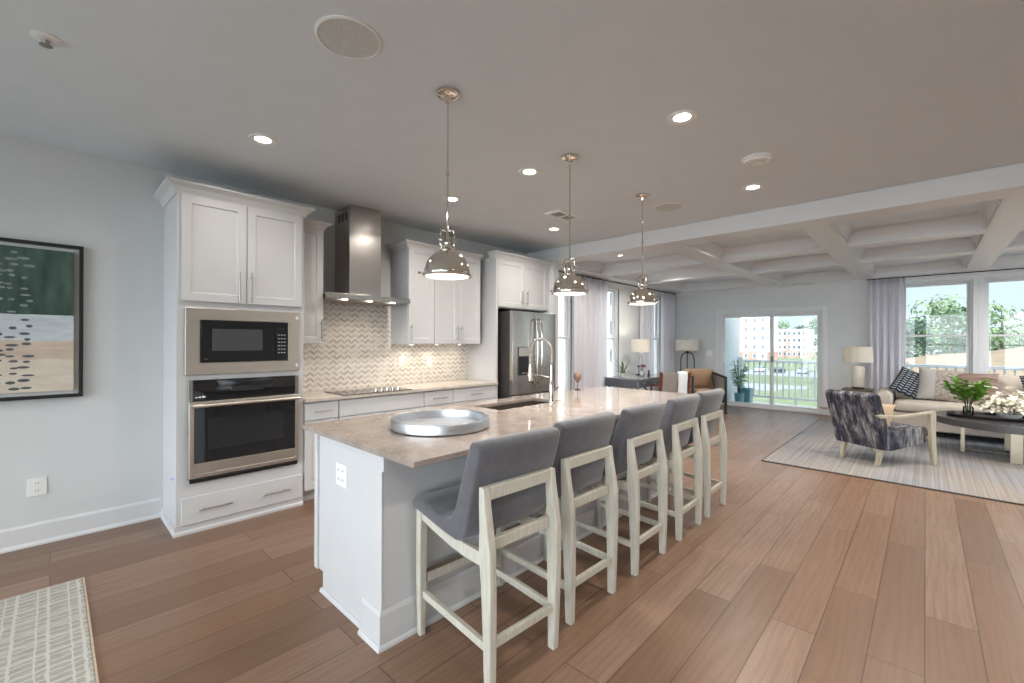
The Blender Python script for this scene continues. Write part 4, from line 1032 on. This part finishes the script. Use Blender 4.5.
tl = thing('table_lamp', 'white cylinder table lamp with drum shade on side table by sofa', 'lamp', (9.72, .86, .6055))
wcer = NT('ribbed_white_ceramic'); wz = wcer.n('TexWave', {'Vector': wcer.coord(), 'Scale': 18.0, 'Distortion': 0.0}, bands_direction='Z').outputs['Fac']
M['ribbed'] = wcer.done(wcer.bsdf(srgb(216, 210, 200), .45, 0, wcer.bump(wz, .35, .01)))
MB().lathe([(.08, 0), (.085, .01), (.085, .025), (.078, .03)], n=32).build('foot', 'blackmetal', tl, smooth='auto')
MB().lathe([(.085, .0305), (.092, .05), (.094, .36), (.085, .385), (.03, .395), (.012, .40)], n=40).build('body', 'ribbed', tl, smooth='auto')
MB().tube([(0, 0, .395), (0, 0, .60)], .006, 10).build('stem', 'nickel', tl)
MB().lathe([(.02, .47), (.03, .51), (.02, .55)], n=16).build('bulb', emit('warm_bulb', (1, .8, .55, 1), 3.0), tl, smooth=True)
drum_shade(tl, .215, .20, .465, .735); lamp(tl, 'POINT', (0, 0, .60), 0.8, (1, .85, .66), .03)
MB().lathe([(.008, .735), (.012, .75), (.003, .762)], n=14).build('finial', 'nickel', tl, smooth='auto')

# curtains and rods
def curtain(name, axis, at, u0, u1, z0, z1, label, waves, amp=.035, ph=0.0):
    nu, nz = waves*14, 8; vs = []; fs = []
    for j in range(nz+1):
        f = j/nz; z = z1+(z0-z1)*f
        for i in range(nu+1):
            uu = i/nu; u = u0+(u1-u0)*uu
            dd = amp*(.55+.45*f)*math.sin(2*PI*waves*uu+ph+.35*math.sin(5*f+uu*6)) + .010*math.sin(2*PI*waves*2.3*uu+2*f)
            uo = u + .012*math.sin(3*f+9*uu)*f
            vs.append((at+dd, uo, z) if axis == 'x' else (uo, at+dd, z))
    for j in range(nz):
        for i in range(nu): a = j*(nu+1)+i; fs.append((a, a+1, a+nu+2, a+nu+1))
    o = MB().add(vs, fs).build(name, 'sheer', None, smooth=True, solid=.003)
    return tag(o, label, 'curtain', 'sheer white curtains')
YR = 4.335
curtain('sheer_curtain', 'y', YR, 6.13, 7.16, .02, 2.545, 'wide white sheer curtain at desk windows, nearest the refrigerator', 6)
curtain('sheer_curtain', 'y', YR, 8.52, 9.10, .02, 2.545, 'white sheer curtain panel behind the desk lamp', 4, ph=1)
curtain('sheer_curtain', 'y', YR, 9.50, 10.24, .02, 2.545, 'white sheer curtain in the corner behind the floor lamp', 5, ph=2)
curtain('sheer_curtain', 'y', YR, 5.08, 5.38, .02, 2.545, 'narrow white sheer curtain hidden past the refrigerator wall end', 3)
XR = 10.30
curtain('sheer_curtain', 'x', XR, .27, .76, .03, 2.56, 'white sheer curtain left of the sofa windows beside the table lamp', 5, .03)
def rod(name, p0, p1, label, axis):
    r = thing(name, label, 'curtain rod')
    MB().tube([p0, p1], .011, 12).build('rod', 'blackmetal', r, smooth='auto')
    d = (Vector(p1)-Vector(p0)).normalized()
    for p, s in ((p0, -1), (p1, 1)): MB().tube([Vector(p)+d*s*.0, Vector(p)+d*s*.03, Vector(p)+d*s*.05], [.012, .018, .006], 12).build('finial', 'blackmetal', r, smooth='auto')
    for f in (.03, .5, .97):
        p = Vector(p0).lerp(Vector(p1), f)
        q = Vector((p.x, Y1-.002, p.z)) if axis == 'y' else Vector((X1-.002, p.y, p.z))
        MB().tube([p, q], .007, 8).build('bracket', 'blackmetal', r)
    n = int((Vector(p1)-Vector(p0)).length/.0)if False else 0
    return r
rod('curtain_rod', (5.06, YR, 2.552), (10.22, YR, 2.552), 'long dark curtain rod above the desk windows', 'y')
rod('curtain_rod', (XR, .74, 2.567), (XR, -3.2, 2.567), 'dark curtain rod above the sofa windows', 'x')

# desk ----------------------------------------------------------------
dsk = thing('writing_desk', 'dark grey writing desk with silver pulls under the side windows', 'desk', (7.70, 3.96, 0))
gryl = plain('charcoal_lacquer', srgb(82, 88, 94), .3, var=.06)
B(-.70, .70, -.34, .34, .735, .762).build('desktop', plain('grey_desktop', srgb(128, 132, 136), .12, var=.05), dsk, .003)
B(-.69, .69, -.33, .33, .60, .7345).build('body', gryl, dsk, .003)
for k in range(3):
    a = -.68+k*.455
    dr = B(a, a+.445, -.342, -.3305, .61, .728).build('drawer', gryl, dsk, .003)
    B(a+.19, a+.255, -.349, -.3425, .65, .69).build('pull', 'chrome', dr, .003)
for sx in (-1, 1):
    for sy in (-1, 1):
        B(sx*.69-.012*(sx > 0)-.0, sx*.69+.012*(sx < 0)+.004*sx, sy*.335-.012, sy*.335+.012, .60, .70).build('corner_bracket', 'chrome', dsk, .002)
    for q in (-1, 1):
        MB().tube([(sx*.6, -.30*q, .012), (sx*.6, .30*q, .595)], .014, 10).build('crossed_leg', 'blackmetal', dsk, smooth='auto')
MB().tube([(-.6, 0, .30), (.6, 0, .30)], .009, 8).build('stretcher', 'blackmetal', dsk)
dl = thing('desk_lamp', 'lamp with open metal arch base and drum shade on the desk', 'lamp', (7.95, 4.06, .7625))
B(-.09, .09, -.05, .05, 0, .02).build('foot', 'blackmetal', dl, .003)
MB().tube([(-.06, 0, .02), (-.068, 0, .20), (-.06, 0, .32), (-.03, 0, .39), (0, 0, .405), (.03, 0, .39), (.06, 0, .32), (.068, 0, .20), (.06, 0, .02)], .008, 10).build('arch', 'nickel', dl, smooth=True)
MB().tube([(0, 0, .40), (0, 0, .62)], .006, 8).build('stem', 'nickel', dl)
MB().lathe([(.02, .49), (.03, .53), (.02, .57)], n=16).build('bulb', bpy.data.materials['warm_bulb'], dl, smooth=True)
drum_shade(dl, .175, .175, .45, .70); lamp(dl, 'POINT', (0, 0, .61), 4.0, (1, .88, .72), .03)
MB().lathe([(.008, .70), (.012, .715), (.003, .725)], n=14).build('finial', 'nickel', dl, smooth='auto')
fv = thing('flower_vase', 'small vase of dark red flowers on the desk', 'flowers', (7.62, 3.86, .7625))
MB().lathe([(.03, 0), (.042, .03), (.036, .08), (.026, .10), (.03, .115)], n=24).build('vase', plain('silver_vase', srgb(200, 200, 200), .2, .8), fv, smooth='auto')
q = MB(); q2 = MB()
for k in range(22):
    a = random.uniform(0, 2*PI); r = .085*math.sqrt(random.random()); c = Vector((r*math.cos(a), r*math.sin(a), .17+.04*(1-(r/.085)**2)))
    for e in range(6): leaf(q, c, (math.cos(e*1.05), math.sin(e*1.05), .8), .03, .028)
for k in range(6): q2.tube([(0, 0, .10), (.04*math.cos(k), .04*math.sin(k), .18)], .003, 5)
q2.build('stems', dgreen, fv); q.build('petals', plain('wine_petal', srgb(110, 34, 58), .6, var=.3), fv)
B(-.02, .02, -.02, .02, 0, .001)
cd = thing('desk_ornament', 'small black abstract ornament beside the red flowers', 'ornament', (7.78, 3.80, .7625))
B(-.03, .03, -.02, .02, 0, .02).build('base', 'dkplast', cd, .002)
MB().lathe([(.012, .02), (.026, .045), (.012, .075), (.022, .10), (.003, .12)], n=18).build('figure', 'dkplast', cd, smooth='auto')
sp = thing('potted_succulent', 'spiky grey-green plant in small pot on the near desk end', 'plant', (7.20, 4.02, .7625))
MB().lathe([(.045, 0), (.058, .05), (.06, .075), (.054, .075), (.05, .06), (.001, .06)], n=24).build('pot', plain('pale_pot', srgb(205, 202, 196), .5), sp, smooth='auto')
q = MB()
for k in range(14):
    a = 2*PI*k/14; leaf(q, (0, 0, .06), (math.cos(a), math.sin(a), .5+.9*(k % 3)), .16+.08*(k % 3), .028, .35)
q.build('leaves', plain('sage_leaf', srgb(110, 126, 104), .6, var=.2, nscale=20), sp)
# desk chair
dc = thing('desk_chair', 'desk chair with reddish brown wood frame and grey fabric back', 'chair', (7.72, 3.36, 0), math.radians(38))
rw = plain('reddish_wood', srgb(112, 58, 38), .35, var=.25, nscale=10, stretch=(6, 6, 1)); gf = plain('warm_grey_fabric', srgb(150, 142, 136), .9, var=.05, bump=.1)
cushion_mb(-.24, .24, -.26, .26, .40, .47, .03, .01).build('seat', gf, dc, smooth=True, sub=1)
MB().prism([(-.26, .50), (-.215, .49), (-.285, .86), (-.33, .87)], -.215, .215, 'y').build('backrest', gf, dc, .012, 3)
for s in (-1, 1):
    MB().prism([(-.33, 0), (-.29, 0), (-.235, .42), (-.25, .60), (-.31, .88), (-.35, .88), (-.295, .60), (-.285, .42)], *sorted((s*.222, s*.262)), 'y').build('back_leg', rw, dc, .006)
    MB().prism([(.20, 0), (.235, 0), (.25, .62), (-.25, .66), (-.25, .625), (.205, .59)], *sorted((s*.264, s*.30)), 'y').build('arm_frame', rw, dc, .006)
B(-.25, .22, -.22, .22, .37, .3995).build('seat_frame', rw, dc, .004)
th = MB()
nn = 16; vs = []
for i in range(nn+1):
    for j in range(7):
        y = -.20+.15*j/6
        path = [(-.20, .52), (-.24, .70), (-.275, .865), (-.31, .892), (-.345, .875), (-.325, .70), (-.30, .45)]
        f = i/nn*(len(path)-1); k = min(int(f), len(path)-2); g = f-k
        px = path[k][0]*(1-g)+path[k+1][0]*g; pz = path[k][1]*(1-g)+path[k+1][1]*g
        vs.append((px+random.uniform(-.004, .004)-(.006 if i > nn/2 else -.008), y+random.uniform(-.006, .006), pz+random.uniform(-.004, .004)))
th.add(vs, [(i*7+j, i*7+j+1, (i+1)*7+j+1, (i+1)*7+j) for i in range(nn) for j in range(6)])
tw = th.build('fur_throw', plain('white_fur', srgb(228, 232, 236), .95, var=.06, nscale=90, bump=.8, bscale=160), None, smooth=True, solid=.018)
tw.location = dc.location; tw.rotation_euler = dc.rotation_euler
tag(tw, 'white fluffy throw draped over the back of the desk chair', 'throw')
# tan lounge chair in the corner
lc = thing('lounge_chair', 'tan lounge chair with black frame and cane sides in far corner', 'armchair', (9.15, 3.30, 0), math.radians(220.5))
bk = plain('black_wood', srgb(36, 33, 32), .4, var=.1)
cushion_mb(-.28, .33, -.28, .28, .27, .44, .05, .02).build('seat_cushion', tan_f, lc, smooth=True, sub=1)
B(-.31, .32, -.285, .285, .22, .2695).build('seat_frame', bk, lc, .005)
MB().prism([(-.30, .45), (-.20, .45), (-.30, .84), (-.37, .85), (-.395, .83)], -.285, .285, 'y').build('backrest', tan_f, lc, .03, 4)
cane = NT('woven_cane'); cx_ = cane.n('TexVoronoi', {'Vector': cane.coord(), 'Scale': 70.0}).outputs['Distance']
M['cane'] = cane.done(cane.bsdf(cane.ramp(cx_, (.2, srgb(92, 88, 86)), (.6, srgb(150, 146, 142))), .6))
for s in (-1, 1):
    fr = MB(); y0, y1 = sorted((s*.30, s*.34))
    ring_o = [(.345, .0), (.345, .72), (-.40, .78), (-.40, .0)]; 
    B(.305, .345, y0, y1, 0, .70).build('front_leg', bk, lc, .004)
    MB().prism([(-.40, 0), (-.36, 0), (-.36, .762), (-.40, .762)], y0, y1, 'y').build('rear_leg', bk, lc, .004)
    MB().prism([(-.40, .763), (.345, .701), (.345, .735), (-.40, .797)], y0, y1, 'y').build('arm_rail', bk, lc, .004)
    B(-.359, .304, y0+.005, y1-.005, .215, .255).build('side_rail', bk, lc, .003)
    MB().prism([(-.359, .256), (.304, .256), (.304, .703), (-.359, .758)], s*.32-.004, s*.32+.004, 'y').build('cane_panel', 'cane', lc)
tp = pillow_mb(.46, .38, .15).build('throw_pillow', plain('caramel_fabric', srgb(164, 132, 104), .8, var=.05), None, smooth=True)
a_ = math.radians(220.5)
tp.rotation_euler = (Matrix.Rotation(a_+PI/2, 3, 'Z') @ Matrix.Rotation(math.radians(14), 3, 'X')).to_euler()
tp.location = (9.15+math.cos(a_)*-.115, 3.30+math.sin(a_)*-.115, .665)
tag(tp, 'caramel brown throw pillow on the tan lounge chair', 'pillow')
# floor lamp
fl = thing('floor_lamp', 'dark tripod floor lamp with wide drum shade in far corner', 'floor lamp', (9.92, 3.92, 0))
for k in range(3):
    a = 2*PI*k/3+.4; cx, cy = math.cos(a), math.sin(a)
    MB().tube([(.19*cx, .19*cy, .0), (.165*cx, .165*cy, .9), (.155*cx, .155*cy, 1.06), (.12*cx, .12*cy, 1.14), (.03*cx, .03*cy, 1.18)], .012, 10).build('leg', 'blackmetal', fl, smooth=True)
MB().lathe([(.035, 1.16), (.04, 1.18), (.03, 1.205), (.012, 1.21)], n=24).build('hub', 'blackmetal', fl, smooth='auto')
MB().tube([(0, 0, 0.35), (0, 0, 1.47)], .009, 10).build('pole', 'blackmetal', fl)
MB().lathe([(.03, .355), (.03, .345)], n=16).build('pole_cap', 'blackmetal', fl)
MB().lathe([(.02, 1.28), (.03, 1.32), (.02, 1.36)], n=16).build('bulb', bpy.data.materials['warm_bulb'], fl, smooth=True)
drum_shade(fl, .265, .265, 1.225, 1.465)
MB().lathe([(.01, 1.465), (.014, 1.48), (.003, 1.492)], n=14).build('finial', 'blackmetal', fl, smooth='auto')

# ------------------------------------------------------------------ outside
GZ = -6.0
def ground_mat():
    n = NT('outside_ground'); xyz = n.n('SeparateXYZ', {0: n.coord()}); x, y = xyz.outputs['X'], xyz.outputs['Y']
    h = n.noise(n.coord((.08, .08, .08)), 1, 4); g = n.noise(n.coord((.6, .6, .6)), 1, 4)
    grass = n.ramp(g, (.3, srgb(92, 104, 74)), (.7, srgb(118, 128, 96)))
    dirt = n.ramp(g, (.3, srgb(112, 96, 78)), (.7, srgb(134, 117, 97)))
    m = n.ramp(n.math('ADD', n.math('MULTIPLY', n.math('SUBTRACT', y, 3.5), -.16), n.math('MULTIPLY', n.math('SUBTRACT', h, .5), 1.6)), (.10, (0, 0, 0, 1)), (.22, (1, 1, 1, 1)))
    c = n.mix(m, grass, dirt)
    return n.done(n.bsdf(c, .95))
vs = []; fs = []; NX, NY = 60, 60
def hill(x, y):
    b = GZ
    b += 6.7*math.exp(-((x-62)/15)**2)/(1+math.exp((y-6.5)/2.6)) + 1.0*math.exp(-((x-62)/10)**2-((y+9)/3.2)**2)
    return b
gx = [X1+1.6+(i/NX)**1.7*420 for i in range(NX+1)]; gy = [-120+i/NY*240 for i in range(NY+1)]
gy = sorted(set([round(-14+i*.9, 3) for i in range(32)] + [-160, -110, -70, -45, -30, -22, -18, 18, 22, 30, 45, 70, 110, 160]))
for x in gx:
    for y in gy: vs.append((x, y, hill(x, y)))
ny = len(gy)
for i in range(NX):
    for j in range(ny-1): fs.append((i*ny+j, (i+1)*ny+j, (i+1)*ny+j+1, i*ny+j+1))
struct(MB().add(vs, fs).build('ground', ground_mat(), None, smooth=True))
struct(B(X0-60, X1+1.59, Y1+.3, 160, GZ-.2, GZ).build('ground', plain('bounce_paving', srgb(190, 188, 182), .95, var=.15, nscale=.4)))  # unseen ground, made pale to bounce neutral daylight indoors
struct(B(X0-60, X1+1.59, -120, Y0-.3, GZ-.2, GZ).build('ground', 'sheer' if False else bpy.data.materials['bounce_paving']))
struct(B(X0-60, X0-.3, Y0-.29, Y1+.29, GZ-.2, GZ).build('ground', bpy.data.materials['bounce_paving']))
asp = plain('road_asphalt', srgb(140, 142, 146), .9, var=.05, nscale=.5)
struct(B(76, 88, 14, 150, GZ+.02, GZ+.06).build('road', asp))
struct(B(112, 132, 14, 150, GZ+.02, GZ+.06).build('parking_lot', asp))
# balcony
deck = plain('pale_decking', srgb(206, 204, 198), .7, var=.06)
struct(B(X1+.151, 12.05, -3.6, 3.6, -.28, -.05).build('balcony_floor', deck))
struct(B(X1+.151, 12.05, 3.44, 3.60, -.049, 2.8).build('wall_balcony', plain('grey_siding', srgb(166, 176, 178), .6, var=.04)))
rl = thing('balcony_railing', 'white balcony railing with slim balusters outside glass door and windows', 'railing')
rm = plain('railing_white', srgb(190, 194, 198), .45, var=.03)
B(11.92, 12.0, -3.55, 3.43, .925, .985).build('top_rail', rm, rl, .006)
B(11.935, 11.985, -3.55, 3.43, .07, .115).build('bottom_rail', rm, rl, .004)
bl0 = B(-.014, .014, -.014, .014, .1155, .9245).build('baluster', rm, rl)
bl0.location = (11.96, 3.33, 0)
y = 3.205
while y > -3.5:
    q = bl0.copy(); C.objects.link(q); q.parent = rl; q.location = (11.96, y, 0); y -= .125
for y in (3.38, .42, -2.0, -3.5): B(11.91, 12.01, y-.05, y+.05, -.049, 1.05).build('post', rm, rl, .006)
for y in (2.2, -.8): B(11.94, 11.98, y-.02, y+.02, -.049, .069).build('foot', rm, rl)
pt = thing('balcony_planter', 'square teal planter on the balcony floor behind the glass door', 'planter', (11.25, 3.08, -.049))
MB().loft([[(-.12, -.12, 0), (.12, -.12, 0), (.12, .12, 0), (-.12, .12, 0)], [(-.14, -.14, .38), (.14, -.14, .38), (.14, .14, .38), (-.14, .14, .38)], [(-.12, -.12, .38), (.12, -.12, .38), (.12, .12, .38), (-.12, .12, .38)], [(-.115, -.115, .33), (.115, -.115, .33), (.115, .115, .33), (-.115, .115, .33)]]).build('pot', plain('teal_glaze', srgb(92, 138, 148), .35, var=.1), pt, .004)
pp = thing('balcony_plant', 'leafy green plant in slim pot by the balcony side wall', 'plant', (10.85, 3.10, -.049))
MB().lathe([(.08, 0), (.10, .25), (.105, .3), (.095, .3), (.09, .26), (.001, .26)], n=24).build('pot', bpy.data.materials['teal_glaze'], pp, smooth='auto')
q = MB(); q2 = MB()
for k in range(10):
    a = 2*PI*k/10; tip = Vector((.13*math.cos(a), .13*math.sin(a), .85+.1*(k % 3))); b0 = Vector((0, 0, .26))
    q2.tube([b0, b0.lerp(tip, .6)+Vector((0, 0, .06)), tip], .005, 5)
    for e in range(10):
        p = b0.lerp(tip, .3+.07*e); an = a+random.uniform(-1.5, 1.5); leaf(q, p, (math.cos(an), math.sin(an), random.uniform(-.3, .6)), .12, .05)
q2.build('stems', dgreen, pp); q.build('leaves', plain('balcony_leaf', srgb(90, 150, 90), .5, var=.2), pp)

# apartment buildings
bw = plain('white_siding', srgb(232, 230, 226), .7, var=.02); brk = plain('red_brick', srgb(158, 126, 114), .8, var=.12, nscale=2)
dkw = plain('dark_window_glass', srgb(92, 102, 112), .1, var=.1); rfm = plain('grey_roof', srgb(150, 156, 164), .8)
def building(label, x, y, L, D, H, nf, nb, rotz, brick=1, bays=True):
    b = thing('apartment_building', label, 'building', (x, y, GZ), rotz)
    B(0, D, 0, L, brick*H/nf, H).build('wall', bw, b)
    B(-.05, D, -.05, L+.05, 0, brick*H/nf-.001).build('brick_base', brk, b)
    B(-.35, D+.35, -.35, L+.35, H+.001, H+.5).build('parapet', rfm if not bays else bw, b)
    fh = H/nf; bwid = L/nb
    if bays:
        for k in range(0, nb, 3): B(-.9, -.001, k*bwid+.3, k*bwid+bwid*1.1, .02, H-.1).build('bay', bw if k % 2 == 0 else brk, b)
    w0 = None
    for f in range(nf):
        for k in range(nb):
            off = -.95 if bays and k % 3 == 0 else -.06
            if w0 is None:
                w0 = B(0, .05, -.55, .55, -.85, .85).build('window', dkw, b)
                q = w0
                m0 = frame_mb('x', 0, -.04, .0, -.65, .65, -.95, .95, .1).build('frame', bw, w0)
            else:
                q = w0.copy(); C.objects.link(q); q.parent = b
                m = m0.copy(); C.objects.link(m); m.parent = q
            q.location = (off, (k+.5)*bwid+(.0), (f+.55)*fh)
    return b
building('white four-storey apartment block with brick base in left glass door pane', 200, 46.5, 26, 16, 18.5, 5, 8, 0.0, 1)
building('white four-storey apartment block with brick base in right glass door pane', 256, 42.6, 14.6, 18, 13.8, 4, 7, 0.0, 1)
bb3 = building('overexposed white apartment block outside the desk windows', 22, 30, 46, 14, 22, 6, 14, 0.0, .3, False)
bb3.rotation_euler.z = PI/2; bb3.location = (72, 30, GZ)
# parked cars
def car(x, y, rz, mat, label):
    c = thing('parked_car', label, 'car', (x, y, GZ+.06), rz, 'cars parked before the apartment block')
    MB().prism([(-2.2, .35), (2.2, .35), (2.25, .6), (2.1, .8), (1.2, .95), (-1.9, 1.0), (-2.2, .85)], -.88, .88, 'y').build('body', mat, c, .08)
    MB().prism([(-1.85, 1.001), (1.1, .96), (.45, 1.42), (-1.3, 1.45)], -.78, .78, 'y').build('cabin', dkw, c, .06)
    for sx in (-1.35, 1.4):
        for sy in (-1, 1): MB().tube([(sx, sy*.72, .33), (sx, sy*.9, .33)], .33, 16).build('wheel', 'dkplast', c)
cm = [plain('car_dark', srgb(50, 54, 60), .3), plain('car_white', srgb(225, 226, 228), .3), plain('car_black', srgb(30, 30, 34), .3), plain('car_silver', srgb(170, 174, 178), .3)]
for k, (y, lb) in enumerate(((20.5, 'dark parked car at the end nearest the white apartment block'), (17.6, 'white parked car between a dark car and a black car'), (14.8, 'black parked car beyond the balcony railing'), (11.5, 'silver parked car at the far right of the parked row'))):
    car(124, y*1.5+4, 0, cm[k], lb)
# trees
def tree_proto(name, label, H, W, hue, seed, n=900, group='trees behind the dirt hill'):
    rnd = random.Random(seed); t = thing(name, label, 'tree', (0, 0, 0), 0, group)
    MB().tube([(0, 0, 0), (.1, .05, H*.3), (-.05, .1, H*.6), (0, 0, H*.88)], [.25, .2, .14, .05], 8).build('trunk', plain('bark', srgb(96, 84, 72), .9) if 'bark' not in bpy.data.materials else bpy.data.materials['bark'], t)
    mb = MB(); blobs = []
    for k in range(12):
        a = rnd.uniform(0, 2*PI); z = H*rnd.uniform(.35, .92); r = W*.36*rnd.uniform(.3, 1)*(1.1-abs(z/H-.55))
        blobs.append((Vector((r*math.cos(a), r*math.sin(a), z)), W*rnd.uniform(.16, .3)))
    for k in range(n):
        c, R_ = rnd.choice(blobs); d = Vector((rnd.gauss(0, 1), rnd.gauss(0, 1), rnd.gauss(0, .8))).normalized()
        p = c+d*R_*rnd.uniform(.6, 1.05); s = .32*rnd.uniform(.6, 1.3)
        u_ = d.cross(Vector((rnd.random(), rnd.random(), rnd.random()))).normalized(); v_ = d.cross(u_)
        e = d*s*.3
        mb.add([p-u_*s, p-v_*s*.7+e, p+u_*s, p+v_*s*.7+e], [(0, 1, 2, 3)])
    mb.build('crown', plain(name+'_leaves_%d' % seed, hue, .7, var=.3, nscale=.5), t)
    return t
pr = [tree_proto('deciduous_tree', '', 13, 9, srgb(84, 104, 74), 1), tree_proto('deciduous_tree', '', 11, 8, srgb(66, 86, 70), 2), tree_proto('deciduous_tree', '', 15, 8, srgb(98, 118, 84), 3)]
i = 0; rr = random.Random(5)
lbs = ['pale green leafy tree behind the dirt hill outside the sofa windows', 'dull green leafy tree behind the dirt hill outside the sofa windows', 'bright tall leafy tree behind the dirt hill outside the sofa windows']
spots = []
for k in range(20): spots.append(((94, 112)[k % 2]+rr.uniform(-3, 3), 11-k*2.3+rr.uniform(-.5, .5)))
for k in range(8): spots.append((rr.uniform(292, 310), 34+k*9.5))
for k, (x, y) in enumerate(spots):
    kk = k % 3; far = x > 200
    o = pr[kk] if k < 3 else dup(pr[kk], (x, y, 0))
    o.location = (x, y, hill(x, y)-.3); o['label'] = lbs[kk] if not far else 'green tree on the skyline behind the far apartment block'
    if far: o['group'] = 'trees behind the far apartment block'
    else: o['group'] = ['pale green trees', 'dull green trees', 'bright tall trees'][kk]+' behind the hill'
    s = rr.uniform(.8, 1.15)*(1.75 if far else 1.0); o.scale = (s, s, s)
    o.rotation_euler.z = rr.uniform(0, 6.28)
